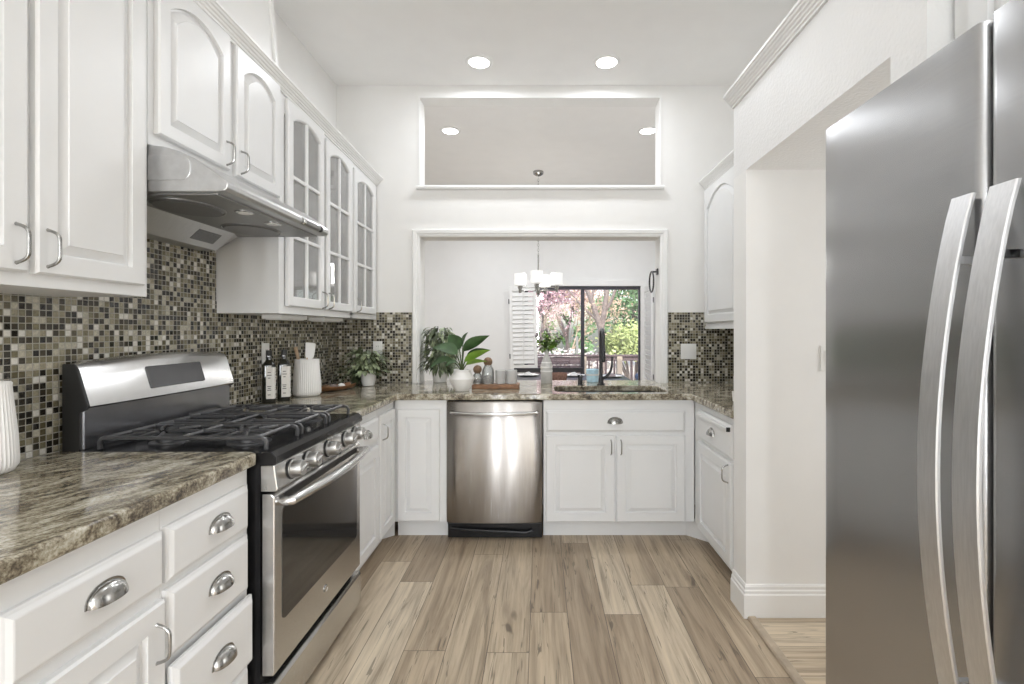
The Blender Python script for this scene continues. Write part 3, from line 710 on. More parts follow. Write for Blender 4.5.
# burners and grates
for bx, by, br in ((-1.30, 1.72, .04), (-1.02, 1.72, .05), (-1.16, RC, .045), (-1.30, 2.13, .035), (-1.02, 2.13, .05)):
    q = rbuild(MB().lathe([(br + .02, 0), (br + .018, .004), (br, .006), (br, .014), (br - .006, .016)], 24, (bx, by, .922)), 'burner', 'iron', smooth=True)
    rbuild(MB().lathe([(br - .004, .016), (br - .002, .022), (br - .008, .026), (.004, .027)], 24, (bx, by, .922)), 'burner_cap', 'iron', q, smooth=True)
GZ = .964
gw = (R1 - R0 - .036) / 3
for gi in range(3):
    ya = R0 + .018 + gi * gw + .004; yb = ya + gw - .008; ym = (ya + yb) / 2
    mb = MB()
    def bar(x0, x1, y, z=GZ, r=.0075):
        mb.tube([(x0 + .002, y, .928), (x0, y, z - .014), (x0 + .006, y, z - .004), (x0 + .018, y, z), (x1 - .018, y, z), (x1 - .006, y, z - .004), (x1, y, z - .014), (x1 - .002, y, .928)], r, 6, flat=1.0)
    for y in (ya + .012, yb - .012): bar(-1.425, -.885, y)
    for x in (-1.405, -1.16, -.915):
        mb.tube([(x, ya + .012, GZ), (x, ym, GZ), (x, yb - .012, GZ)], .0072, 6)
    if gi != 1:
        for cx in (-1.30, -1.02):
            for sx in (-1, 1):
                xe = {-1.30: (-1.405, -1.16), -1.02: (-1.16, -.915)}[cx][0 if sx < 0 else 1]
                mb.tube([(xe, ym, GZ), ((xe + cx) / 2 + sx * .01, ym, GZ + .003), (cx + sx * .022, ym, GZ + .002)], .0072, 6)
            for sy, ye in ((-1, ya + .012), (1, yb - .012)):
                mb.tube([(cx, ye, GZ), (cx, (ye + ym) / 2, GZ + .003), (cx, ym + sy * .022, GZ + .002)], .0072, 6)
                mb.tube([(cx + .065, ye, GZ), (cx + .045, ye - sy * .04, GZ + .002), (cx + .03, ym + sy * .035, GZ + .002)], .006, 6)
                mb.tube([(cx - .065, ye, GZ), (cx - .045, ye - sy * .04, GZ + .002), (cx - .03, ym + sy * .035, GZ + .002)], .006, 6)
    else:
        for y in (ym - .045, ym + .045):
            mb.tube([(-1.405, y, GZ), (-1.22, y, GZ + .002)], .0072, 6); mb.tube([(-1.10, y, GZ + .002), (-.915, y, GZ)], .0072, 6)
        for x in (-1.22, -1.10): mb.tube([(x, ya + .012, GZ), (x, ym - .03, GZ + .002)], .0072, 6).tube([(x, yb - .012, GZ), (x, ym + .03, GZ + .002)], .0072, 6)
        bar(-1.425, -.885, ym, r=.004) if False else None
    rbuild(mb, 'grate', 'iron', smooth=True, ang=60)

# ------------------------------------------------------------------ range hood
H0, H1 = 1.545, 2.285
hd = thing('range_hood', 'silver under-cabinet range hood above the gas range', 'range hood', (XL + .01, (H0 + H1) / 2, 1.667))
HM = Matrix.Translation((-(XL + .01), -(H0 + H1) / 2, -1.667))
def hb(mb, name, mat, parent=None, **k): return mb.xform(HM).build(name, mat, parent or hd, **k)
prof = [(XL + .01, 1.897), (-1.23, 1.897), (-1.19, 1.893), (-1.14, 1.879), (-1.09, 1.855), (-1.045, 1.826), (-1.015, 1.805), (-.995, 1.79), (-.985, 1.776), (-.986, 1.762), (-.995, 1.753), (-1.02, 1.75), (XL + .01, 1.75)]
shell = hb(MB().prism(prof, 'y', H0, H1), 'canopy', 'steel_hood', bevel=.003)
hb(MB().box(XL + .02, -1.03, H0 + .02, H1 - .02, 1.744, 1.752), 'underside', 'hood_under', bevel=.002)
hb(MB().loops([[(XL + .01, H0 + .03, 1.668), (-1.445, H0 + .03, 1.668), (-1.36, H0 + .03, 1.746), (XL + .01, H0 + .03, 1.746)],
               [(XL + .01, H1 - .10, 1.668), (-1.445, H1 - .10, 1.668), (-1.36, H1 - .10, 1.746), (XL + .01, H1 - .10, 1.746)],
               [(XL + .01, H1 - .01, 1.736), (-1.445, H1 - .01, 1.736), (-1.40, H1 - .01, 1.746), (XL + .01, H1 - .01, 1.746)]]), 'blower_housing', 'steel_hood', bevel=.002)
hb(MB().loops([[(-1.425, 1.99, 1.690), (-1.385, 1.99, 1.728), (-1.387, 1.99, 1.730), (-1.427, 1.99, 1.692)], [(-1.425, 2.13, 1.690), (-1.385, 2.13, 1.728), (-1.387, 2.13, 1.730), (-1.427, 2.13, 1.692)]]).xform(Matrix.Translation((.003, 0, -.003))), 'rating_plate', 'grille')
for cy in (1.72, 2.10):
    e = [(-1.235 + .105 * math.cos(a), cy + .125 * math.sin(a)) for a in [2 * PI * i / 32 for i in range(32)]]
    g = hb(MB().loops([[(x, y, 1.746) for x, y in e], [(-1.235 + (x + 1.235) * .9, cy + (y - cy) * .9, 1.737) for x, y in e]]), 'filter', 'grille')
    hb(MB().tube([(x, y, 1.743) for x, y in e] + [(*e[0], 1.743)], .0035, 6), 'filter_rim', 'hood_under', g, smooth=True)
for cy in (1.79, 1.98):
    l = hb(MB().lathe([(.032, .746), (.032, .742), (.026, .740)], 20, (-1.08, cy, 1.0)), 'hood_light', 'chrome', smooth=True)
    hb(MB().lathe([(.025, .742), (.020, .738), (.003, .737)], 20, (-1.08, cy, 1.0)), 'lens', 'plastic', l, smooth=True)
so = rrect(-1.50, -1.10, 1.785, 1.865, .03, 4)
hb(MB().loops([[(x, H0 - .003, z) for x, z in so], [(x, H0 + .004, z) for x, z in so]]), 'side_panel', 'steel_hood', bevel=.002)
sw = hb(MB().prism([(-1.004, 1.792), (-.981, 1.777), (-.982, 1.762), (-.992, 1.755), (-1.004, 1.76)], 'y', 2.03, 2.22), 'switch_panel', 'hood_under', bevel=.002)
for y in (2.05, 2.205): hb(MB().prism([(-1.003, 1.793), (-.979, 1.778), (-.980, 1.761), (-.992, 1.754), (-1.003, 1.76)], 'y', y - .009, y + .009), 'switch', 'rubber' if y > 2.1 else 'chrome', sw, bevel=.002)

# ------------------------------------------------------------------ refrigerator
FXF = .68
fg = thing('refrigerator', 'tall stainless steel side-by-side refrigerator with two long bowed handles', 'refrigerator', (1.1, .71, 0))
FM = Matrix.Translation((-1.1, -.71, 0))
def fb(mb, name, mat, parent=None, **k): return mb.xform(FM).build(name, mat, parent or fg, **k)
fb(MB().box(FXF + .075, 1.58, .26, 1.155, .04, 1.765), 'body', 'rubber', bevel=.005)
def fdoor(name, ya, yb):
    L = []; N = 14
    r = .016
    ys = [ya] + [ya + r * (1 - math.cos(PI / 2 * k / 4)) for k in range(1, 5)] + [ya + r + (yb - ya - 2 * r) * k / 8 for k in range(1, 8)] + [yb - r * (1 - math.cos(PI / 2 * k / 4)) for k in range(4, 0, -1)] + [yb]
    xs = []
    for i, y in enumerate(ys):
        e = min(y - ya, yb - y)
        x = FXF + (r - math.sqrt(max(0, r * r - (r - min(e, r)) ** 2)))
        xs.append(x)
    pl = [(x, y) for x, y in zip(xs, ys)] + [(FXF + .07, yb), (FXF + .07, ya)]
    return fb(MB().prism(pl, 'z', .055, 1.788), name, 'steel_fridge', smooth=True, ang=40)
fd1 = fdoor('freezer_door', .752, 1.178); fd2 = fdoor('fridge_door', .247, .745)
fb(MB().box(FXF + .03, FXF + .09, .25, 1.158, .01, .05), 'base_grille', 'rubber')
for y in (.30, 1.11): fb(MB().box(FXF + .03, FXF + .12, y - .03, y + .03, 1.788, 1.806), 'hinge_cover', 'rubber', bevel=.004)
for d, ya, yb in ((fd1, .742, .782), (fd2, .672, .716)):
    za, zb = .66, 1.52; N = 24; L = []
    for i in range(N + 1):
        t = i / N; z = za + (zb - za) * t; b = .055 * math.sin(PI * t) ** .85
        xo = .655 - b
        L.append([(xo + .002, ya, z), (xo, ya + .002, z), (xo, yb - .002, z), (xo + .002, yb, z), (xo + .006, yb, z), (xo + .006, ya, z)])
    mb = MB().loops(L)
    for z, c in ((za + .10, 0), (zb - .10, 0)): mb.box(.648, FXF + .004, yb - .022, yb - .012, z - .006, z + .006)
    h = fb(mb, 'handle', 'steel_handle', d, smooth=True, ang=30)

# ------------------------------------------------------------------ wall plates, ring, lights
def plate(name, label, loc, rz, gang=1, rocker=True, cat='outlet'):
    w_ = .07 if gang == 1 else .118
    t = thing(name, label, cat, loc, rz)
    MB().box(-w_ / 2, w_ / 2, -.006, 0, -.058, .058).build('plate', 'plastic', t, bevel=.003)
    for g in range(gang):
        x = 0 if gang == 1 else (-.024 + .048 * g)
        if rocker and (g == 0 or gang == 1) and cat != 'outlet' or (gang == 2):
            MB().prism([(-.0055, -.033), (-.008, -.033), (-.011, .033), (-.0055, .033)], 'x', x - .016, x + .016).build('rocker', 'plastic', t, bevel=.001)
        else:
            q = MB().box(x - .017, x + .017, -.009, -.0055, -.034, .034).build('receptacle', 'plastic', t, bevel=.001)
            for zz in (-.02, .02):
                for dx in (-.006, .006): MB().box(x + dx - .001, x + dx + .001, -.0095, -.0088, zz - .004, zz + .004).build('slot', 'rubber', q)
    return t
plate('light_switch', 'white double switch plate on the mosaic tile, right of the pass-through', (1.118, YB - .0082, 1.156), 0, 2, cat='switch')
plate('wall_outlet', 'white outlet plate on the mosaic tile above the corner plant', (-1.222, YB - .0082, 1.175), 0)
plate('wall_outlet', 'white outlet plate on the mosaic tile behind the dark bottles', (XL + .0082, 2.72, 1.185), Rz)
plate('light_switch', 'white switch plate on the wall beside the steel refrigerator', (1.318, 2.2468, 1.185), 0, 1, cat='switch')
tr = thing('towel_ring', 'black towel ring hanging on the right jamb of the pass-through', 'towel ring', (OX - .001, 3.765, 1.765))
MB().box(-.012, 0, -.024, .024, -.024, .024).build('mount', 'matteblack', tr, bevel=.004)
MB().tube([(-.01, 0, 0), (-.045, 0, 0), (-.05, 0, -.006)], .007, 8).build('post', 'matteblack', tr, True)
MB().tube([(-.048, .07 * math.sin(a), -.078 + .078 * math.cos(a)) for a in [2 * PI * i / 32 for i in range(33)]], .0065, 8).build('ring', 'matteblack', tr, True)
def downlight(label, x, y, group):
    t = thing('recessed_light', label, 'ceiling light', (x, y, HC), 0, group)
    MB().lathe([(.095, 0), (.095, -.004), (.085, -.008), (.072, -.006), (.072, -.001)], 32).build('trim_ring', 'trim', t, True)
    MB().lathe([(.071, -.002), (.06, -.0035), (.004, -.004)], 32).build('lens', 'bulb', t, True)
downlight('left of the two lit recessed lights in the kitchen ceiling', -.42, 3.38, 'kitchen ceiling lights')
downlight('right of the two lit recessed lights in the kitchen ceiling', .46, 3.38, 'kitchen ceiling lights')
downlight('lit recessed light seen at the left inside the high opening', -.83, 4.54, 'dining ceiling lights')
downlight('lit recessed light seen at the right inside the high opening', 1.0, 4.54, 'dining ceiling lights')

# ------------------------------------------------------------------ things on the counters
CT = .9203
vz = thing('ribbed_vase', 'tall white ribbed vase at the frame edge, on the near granite countertop', 'vase', (-1.466, 1.30, .9303))
MB().lathe([(.040, 0), (.050, .004), (.059, .02), (.060, .04), (.057, .10), (.050, .18), (.0455, .232), (.046, .240), (.043, .244), (.040, .239), (.039, .22), (.045, .12), (.045, .03), (.01, .015)], 120, ribs=40, amp=.05).build('body', 'white', vz, True, ang=60)

def bottle(label, x, y):
    t = thing('oil_bottle', label, 'bottle', (x, y, CT), .4, 'dark oil bottles')
    sq = lambda r, z: [(px, py, z) for px, py in rrect(-r, r, -r, r, r * .42, 4)]
    MB().loops([sq(.029, 0), sq(.031, .004), sq(.031, .20), sq(.029, .212), sq(.018, .226), sq(.0135, .236), sq(.013, .262)]).build('glass', 'bottle', t, True, ang=50)
    MB().lathe([(.0155, 0), (.0155, .028), (.014, .03)], 16, (0, 0, .255)).build('cap', 'rubber', t, True)
    def lp(r, z):
        k = r * .42
        return [(-.35 * r, -r, z), (r - k, -r, z)] + [(a, b, z) for a, b in arc(r - k, -r + k, k, -PI / 2, 0, 4)] + [(r, r - k, z)]
    lab = MB().loops([lp(.0317, .025), lp(.0317, .195)], False, False, False).build('label', 'label', t, True, ang=50)
    ink = MB()
    for zz, hw in ((.165, .013), (.15, .018), (.135, .010), (.09, .016), (.08, .012), (.07, .016), (.045, .012)):
        ink.box(.004 - hw * .6, .004 + hw * .6, -.0323, -.0316, zz, zz + .004); ink.box(.0316, .0323, -hw, hw, zz, zz + .004)
    ink.build('label_print', 'ink', lab)
bottle('left of the two dark bottles with white labels beside the utensil crock', -1.468, 2.655)
bottle('right of the two dark bottles with white labels beside the utensil crock', -1.428, 2.735)

CX, CY = -1.405, 2.955
ck_ = thing('utensil_crock', 'white ribbed utensil crock beside the dark bottles', 'crock', (CX, CY, CT))
MB().lathe([(.060, 0), (.072, .005), (.079, .02), (.080, .035), (.077, .09), (.070, .18), (.068, .212), (.069, .218), (.066, .222), (.063, .218), (.062, .2), (.070, .09), (.07, .03), (.01, .012)], 132, ribs=44, amp=.04).build('body', 'white', ck_, True, ang=60)
ws = thing('wooden_spoon', 'light wooden spoon handle leaning out of the ribbed utensil crock', 'utensil', (CX - .02, CY - .018, CT + .02))
MB().tube([(0, 0, 0), (-.01, -.012, .16), (-.02, -.025, .24), (-.026, -.03, .275)], [.007, .008, .010, .011], 10).build('handle', 'woodl', ws, True)
sp_ = thing('spatula', 'white spatula standing in the ribbed utensil crock', 'utensil', (CX + .0, CY - .01, CT + .02))
MB().tube([(0, 0, 0), (.003, 0, .12), (.006, 0, .21)], .006, 8).build('handle', 'woodl', sp_, True)
hd_ = [(-.018, .2), (.018, .2), (.026, .225), (.030, .29), (.027, .298), (-.022, .302), (-.027, .295), (-.025, .225)]
MB().loops([[(x, -.004, z) for x, z in hd_], [(x, .005, z) for x, z in hd_]]).build('blade', 'white', sp_, bevel=.003, loc=(.006, 0, 0), rot=(0, .06, .25))

wt = thing('wooden_tray', 'long curved wooden dish between the crock and the corner plant', 'tray', (-1.345, 3.20, CT), 1.05)
L = []
for i in range(13):
    t = -1 + 2 * i / 12; x = .15 * t; wv = .06 * (1 - .75 * t * t) ** .5 + .002; zl = .012 * t * t
    L.append([(x, -wv, .03 + zl), (x, -wv * .75, .008 + zl), (x, 0, .0 + zl * .6), (x, wv * .75, .008 + zl), (x, wv, .03 + zl), (x, wv * .93, .031 + zl), (x, wv * .6, .014 + zl), (x, 0, .009 + zl * .6), (x, -wv * .6, .014 + zl), (x, -wv * .93, .031 + zl)])
MB().loops(L).build('dish', 'wood', wt, True, ang=50)
for i, (dx, dy, mm, lb) in enumerate(((-.055, .0, 'cork', 'dark brown dried pod nearest the crock in the curved wooden dish'), (.0, .008, 'bark', 'grey brown dried pod in the middle of the curved wooden dish'), (.055, -.004, 'white', 'pale dried pod nearest the corner plant in the curved wooden dish'))):
    c = Matrix.Rotation(1.05, 4, 'Z') @ Vector((dx, dy, 0))
    p = MB().ball((0, 0, 0), .028, .02, .016, 14, 8).build('dried_pod', mm, None, True, loc=(-1.345 + c.x, 3.20 + c.y, CT + .028), rot=(0, .2, .6 * i))
    tag(p, lb, 'dried pod', 'pods in the wooden dish')

def pot_foliage(root, leaves, mat, name='foliage'): return leaves.build(name, mat, root, True, ang=80)
# corner plant in small white pot
pl = thing('potted_plant', 'bushy variegated plant in a small white pot in the tiled corner', 'plant', (-1.222, 3.49, CT))
MB().lathe([(.036, 0), (.042, .004), (.049, .04), (.051, .075), (.049, .098), (.046, .10), (.043, .096), (.044, .075)], 32, cap1=False).build('pot', 'white', pl, True)
MB().lathe([(.043, .084), (.004, .088)], 20, cap0=False).build('soil', 'soil', pl, True)
lv, lw, st = MB(), MB(), MB()
for i in range(240):
    a = random.uniform(0, 2 * PI); e = random.uniform(-.1, 1.2); rr = random.uniform(.05, .20)
    dx, dy, dz = math.cos(a) * math.cos(e), math.sin(a) * math.cos(e) * .7, math.sin(e)
    stretch = 1.15 if dx < 0 else .7
    tip = (dx * rr * stretch - .012, dy * rr, .10 + dz * rr * .95 - (.05 if dx < -.5 else 0) * random.random())
    st.tube([(0, 0, .085), (tip[0] * .5, tip[1] * .5, .09 + (tip[2] - .09) * .65 + .01), tip], .0012, 4)
    tgt = lv if random.random() < .35 else lw
    tgt.leaf(tip, (dx, dy, random.uniform(-.5, .3)), random.uniform(.045, .07), random.uniform(.025, .036), .8, 4)
for i in range(26):   # trailing strands
    a = random.uniform(2.2, 4.2); q = (math.cos(a) * .09, math.sin(a) * .07, .03 + .05 * random.random())
    lv.leaf(q, (math.cos(a), math.sin(a), -.6), .06, .026, .6, 4)
pot_foliage(pl, lv, 'leafd'); pot_foliage(pl, lw, 'leafv'); st.build('stems', 'stem', pl)

# big-leaf plant in geometric white pot
px, py, _ = P(462, 391, 3.20)
pl = thing('potted_plant', 'broad-leaved green plant in an angular white pot on the pass-through counter', 'plant', (px, py, CT))
MB().lathe([(.043, 0), (.046, .003), (.082, .075), (.083, .081), (.055, .122), (.055, .137), (.052, .139), (.049, .136), (.049, .12)], 40, cap1=False).build('pot', 'white', pl, True, ang=25)
MB().lathe([(.049, .118), (.004, .122)], 20, cap0=False).build('soil', 'soil', pl, True)
lv, lb_, st = MB(), MB(), MB()
def bigleaf(dst, tx, ty, tz, dirv, ln, wd, dr, sd=0.0):
    st.tube([(0, 0, .12), (tx * .45, ty * .45, .12 + (tz - .12) * .55), (tx, ty, tz)], .004, 6)
    dst.leaf((tx, ty, tz), dirv, ln, wd, dr, 8, .3, sd)
bigleaf(lv, -.035, -.01, .24, (-.75, -.1, .75), .17, .10, .9, .9)
bigleaf(lv, -.02, .02, .27, (-.3, .2, .9), .14, .10, 1.0, 1.2)
bigleaf(lv, -.06, -.02, .20, (-.9, -.3, .25), .17, .085, 1.0, .5)
bigleaf(lv, .01, .0, .26, (.62, -.05, .55), .20, .085, .35, .9)
bigleaf(lv, .03, .01, .22, (.75, .1, .45), .16, .07, .4, .7)
bigleaf(lb_, .02, -.02, .19, (.75, -.1, .55), .19, .065, .35, .8)
bigleaf(lb_, .03, -.02, .17, (.85, -.1, .40), .145, .06, .45, .6)
bigleaf(lv, -.02, -.02, .18, (-.5, -.5, .4), .11, .06, 1.1, .4)
bigleaf(lv, .0, .03, .28, (.1, .3, .9), .13, .08, .9, 1.3)
pot_foliage(pl, lv, 'leaf'); lbo = pot_foliage(pl, lb_, 'leafb'); lbo['label'] = 'bright yellow-green leaves'; st.build('stems', 'stem', pl, True)

# dense trailing plant behind
px, py, _ = P(440, 381, 3.74)
pl = thing('potted_plant', 'dense grey-green strappy plant in a white pot beside the left jamb', 'plant', (px, py, CT))
MB().lathe([(.045, 0), (.05, .004), (.066, .09), (.068, .10), (.064, .102), (.061, .095)], 28, cap1=False).build('pot', 'white', pl, True)
MB().lathe([(.061, .088), (.004, .092)], 20, cap0=False).build('soil', 'soil', pl, True)
lv, lw = MB(), MB()
for i in range(420):
    a = random.uniform(0, 2 * PI); h = random.uniform(.10, .42); rr = .115 * (1 - ((h - .24) / .32) ** 2) ** .5 if abs(h - .24) < .32 else .02
    rr *= random.uniform(.3, 1)
    b = (math.cos(a) * rr, math.sin(a) * rr * .8, h)
    tgt = lv if random.random() < .6 else lw
    tgt.leaf(b, (math.cos(a) * .7, math.sin(a) * .6, random.uniform(-.6, .5)), random.uniform(.06, .10), random.uniform(.018, .032), 1.3, 5)
for k in range(60):
    a = random.uniform(-.8, .5); lw.leaf((.05 + .03 * random.random(), -.03, .30 - .2 * random.random()), (math.cos(a), math.sin(a) - .2, random.uniform(0, .9)), random.uniform(.08, .13), .022, 1.3, 5)
stm = MB().tube([(0, 0, .08), (.005, 0, .2), (-.01, 0, .38)], .006, 6); stm.build('stems', 'stem', pl)
pot_foliage(pl, lv, 'leafd'); pot_foliage(pl, lw, 'leafv')

# tray with jars and tumblers
bx0, bx1 = P(472, 389, 3.30)[0], P(519, 389, 3.30)[0]
sbd = MB().box(bx0, bx1, 3.285, 3.44, CT, CT + .028).build('serving_board', 'wood', None, bevel=.004)
tag(sbd, 'long walnut serving board under the jars and tumblers', 'serving board')
BT = CT + .0285
def jar(label, px, r, h, ballr):
    x = P(px, 380, 3.37)[0]
    t = thing('glass_jar', label, 'jar', (x, 3.37, BT), 0, 'ball-stoppered glass jars')
    MB().lathe([(r * .92, 0), (r, .004), (r, h * .62), (r * .9, h * .78), (r * .62, h * .93), (r * .6, h), (r * .56, h), (r * .56, h * .93), (r * .84, h * .77), (r * .93, h * .6), (r * .93, .006)], 32, cap1=True).build('glass', 'jarglass', t, True)
    MB().lathe([(r * .9, .007), (r * .9, h * .40), (r * .3, h * .43), (.002, h * .43)], 24).build('contents', 'soil', t, True)
    MB().ball((0, 0, h + ballr * .72), ballr, n=24, m=16).build('stopper', 'cork', t, True)
jar('small glass jar with cork ball stopper next to the angular white pot', 477.5, .031, .075, .030)
jar('larger glass jar with cork ball stopper beside the frosted tumblers', 488, .042, .128, .031)
def tumbler(label, px):
    x = P(px, 380, 3.37)[0]
    t = thing('tumbler', label, 'glass', (x, 3.37, BT), 0, 'frosted tumblers on the board')
    MB().lathe([(.034, 0), (.036, .003), (.0375, .092), (.036, .093), (.034, .09), (.033, .008)], 28).build('glass', 'frost', t, True)
tumbler('frosted tumbler beside the larger ball-stoppered jar', 500.7)
tumbler('frosted tumbler at the right end of the walnut board', 511.7)

# bottle vase with greenery
x, y, _ = P(546.5, 383, 3.68)
vs = thing('bottle_vase', 'banded grey-white bottle vase holding greenery on the pass-through ledge', 'vase', (x, y, CT))
vb = MB().lathe([(.040, 0), (.043, .004), (.044, .12), (.042, .14), (.030, .175), (.016, .205), (.0135, .235), (.015, .252), (.012, .252), (.011, .235), (.012, .2)], 36).build('body', 'stone', vs, True, ang=50)
for zz in (.115, .150, .085): MB().lathe([(.0445, zz), (.0455, zz + .002), (.0455, zz + .008), (.0445, zz + .010)] if zz < .13 else [(.0385, zz), (.0395, zz + .002), (.0375, zz + .006), (.036, zz + .008)], 36).build('band', 'white', vb, True)
fl = thing('flower_stems', 'spray of green leaves and dark buds standing in the bottle vase', 'flowers', (x, y, CT + .20))
st, lv = MB(), MB()
for i in range(24):
    tx = random.uniform(-.095, .13); ty = random.uniform(-.04, .04); tz = random.uniform(.07, .21) if tx < .02 else random.uniform(.06, .17)
    st.tube([(0, 0, 0), (tx * .3, ty * .3, tz * .55), (tx, ty, tz)], .0014, 5)
    if tz > .13 or tx < -.04:
        MB().ball((tx, ty, tz), .008, .008, .011, 8, 6).build('bud', 'mauve', fl, True); MB().ball((tx * .75 + .012, ty, tz * .85), .006, .006, .008, 8, 6).build('bud', 'mauve', fl, True)
    for k in range(16 if tx > -.03 else 5):
        q = random.uniform(.45, 1); a = random.uniform(0, 2 * PI)
        lv.leaf((tx * q, ty * q, tz * q * .9 + .01), (math.cos(a), math.sin(a), random.uniform(-.2, .6)), random.uniform(.026, .042), .022, .5, 3)
st.build('stems', 'stem', fl); lv.build('leaves', 'leafb', fl, True, ang=80)
x, y, _ = P(592.5, 383, 3.76)
bc = thing('blue_tumbler', 'pale blue glass tumbler beside the faucet', 'glass', (x, y, CT))
MB().lathe([(.042, 0), (.045, .003), (.05, .095), (.048, .097), (.046, .093), (.042, .01)], 28).build('glass', 'bluecup', bc, True)
MB().lathe([(.0487, .05), (.0495, .052), (.0497, .060), (.0488, .062)], 28).build('band', 'linen', bc, True)
wc = thing('white_cup', 'small white cup on the granite beside the white wall end', 'cup', (1.095, 2.70, CT))
MB().lathe([(.028, 0), (.031, .003), (.036, .055), (.034, .056), (.032, .05), (.028, .006)], 24).build('body', 'white', wc, True)

# ------------------------------------------------------------------ dining room
cx, cy = -.02, 5.70
cdl = thing('chandelier', 'brushed nickel chandelier with four lit white drum shades', 'chandelier', (cx, cy, HC))
MB().lathe([(.012, -.055), (.03, -.05), (.058, -.03), (.062, -.006), (.06, 0)], 28).build('canopy', 'nickel', cdl, True)
cm = MB()
z = -.055; k = 0
while z > -.98:
    pts = [(.008 * math.cos(a) * (1 if k % 2 else 0), .008 * math.cos(a) * (0 if k % 2 else 1), z - .018 + .018 * math.sin(a)) for a in [2 * PI * i / 10 for i in range(11)]]
    cm.tube(pts, .0022, 5); z -= .029; k += 1
cm.build('chain', 'nickel', cdl, True)
MB().lathe([(.005, -.97), (.009, -.98), (.009, -1.32), (.022, -1.33), (.026, -1.36), (.026, -1.41), (.012, -1.43), (.016, -1.45), (.004, -1.465)], 20).build('hub', 'nickel', cdl, True)
for a in (70, 172, 266, 354):
    a = math.radians(a); ux, uy = math.cos(a), math.sin(a); R_ = .215
    if abs(ux) < .5: R_ = .24
    am = MB().tube([(ux * .02, uy * .02, -1.385), (ux * R_, uy * R_, -1.385)], .007, 8).tube([(ux * .02, uy * .02, -1.35), (ux * R_, uy * R_, -1.35)], .005, 8)
    am.lathe([(.014, -1.41), (.018, -1.40), (.018, -1.37), (.026, -1.355), (.030, -1.33), (.006, -1.325)], 16, (ux * R_, uy * R_, 0))
    arm = am.build('arm', 'nickel', cdl, True)
    MB().lathe([(.010, -1.328), (.062, -1.326), (.068, -1.32), (.069, -1.185), (.066, -1.185), (.064, -1.315)], 28, (ux * R_, uy * R_, 0)).build('shade', 'shade', arm, True)

# sliding door
sdr = bpy.data.objects.new('door_1', None); COL.objects.link(sdr); struct(sdr)
def sfr(mb, name, mat, **k): return mb.build(name, mat, sdr, **k)
y0, y1 = 8.2, 8.28
sfr(MB().box(DX0, DX1, y0, y1, DZ - .055, DZ).box(DX0, DX0 + .06, y0, y1, 0, DZ - .055).box(DX1 - .025, DX1, y0, y1, 0, DZ - .055).box(DX0, DX1, y0, y1, 0, .05), 'door_frame', 'alu', bevel=.003)
sfr(MB().box(.685, .745, y0 + .01, y1 - .01, .05, DZ - .055).box(DX0 + .06, DX1 - .025, y0 + .02, y1 - .02, .05, .12), 'meeting_stile', 'alu', bevel=.003)
sfr(MB().box(DX0 + .06, .685, y0 + .03, y0 + .036, .12, DZ - .055).box(.745, DX1 - .025, y0 + .045, y0 + .051, .12, DZ - .055), 'glass', 'pane')
sfr(MB().box(.60, .64, y0 - .03, y0 + .03, .92, 1.22), 'handle', 'plastic', bevel=.006)
struct(MB().box(DX0 - .09, DX0, 8.165, 8.2, 0, DZ + .09).box(DX1, DX1 + .09, 8.165, 8.2, 0, DZ + .09).box(DX0, DX1, 8.165, 8.2, DZ, DZ + .09).build('trim_7', 'trim', bevel=.004))
def shutter(label, W, z0, z1, loc, rot):
    t = thing('plantation_shutter', label, 'shutter', loc, 0, 'white louvered shutters'); t.rotation_euler = rot
    f = MB().box(0, .05, -.015, .015, z0, z1).box(W - .05, W, -.015, .015, z0, z1).box(.05, W - .05, -.015, .015, z0, z0 + .1).box(.05, W - .05, -.015, .015, z1 - .08, z1)
    f.build('frame', 'trim', t, bevel=.003)
    n = int((z1 - z0 - .2) / .075); lv = MB()
    for k in range(n):
        zc = z0 + .12 + (z1 - z0 - .22) * (k + .5) / n
        q = [(-.014, -.033), (-.008, -.036), (.014, .030), (.008, .034)]
        lv.prism([(a, zc + b) for a, b in q], 'x', .052, W - .052)
    lv.build('louvers', 'trim', t)
    MB().box(W / 2 - .006, W / 2 + .006, -.04, -.028, z0 + .13, z1 - .1).build('tilt_rod', 'trim', t)
    for zz in (z0 + .25, z1 - .25): MB().box(-.012, .004, -.02, -.008, zz - .04, zz + .04).build('hinge', 'alu', t)
shutter('white louvered shutter folded open left of the sliding door', .45, .64, 2.05, (-.475, 8.143, 0), (0, math.radians(-1.2), 0))
shutter('white louvered shutter folded edge-on right of the sliding door', .62, .35, 2.04, (1.73, 7.545, 0), (0, 0, math.radians(88)))

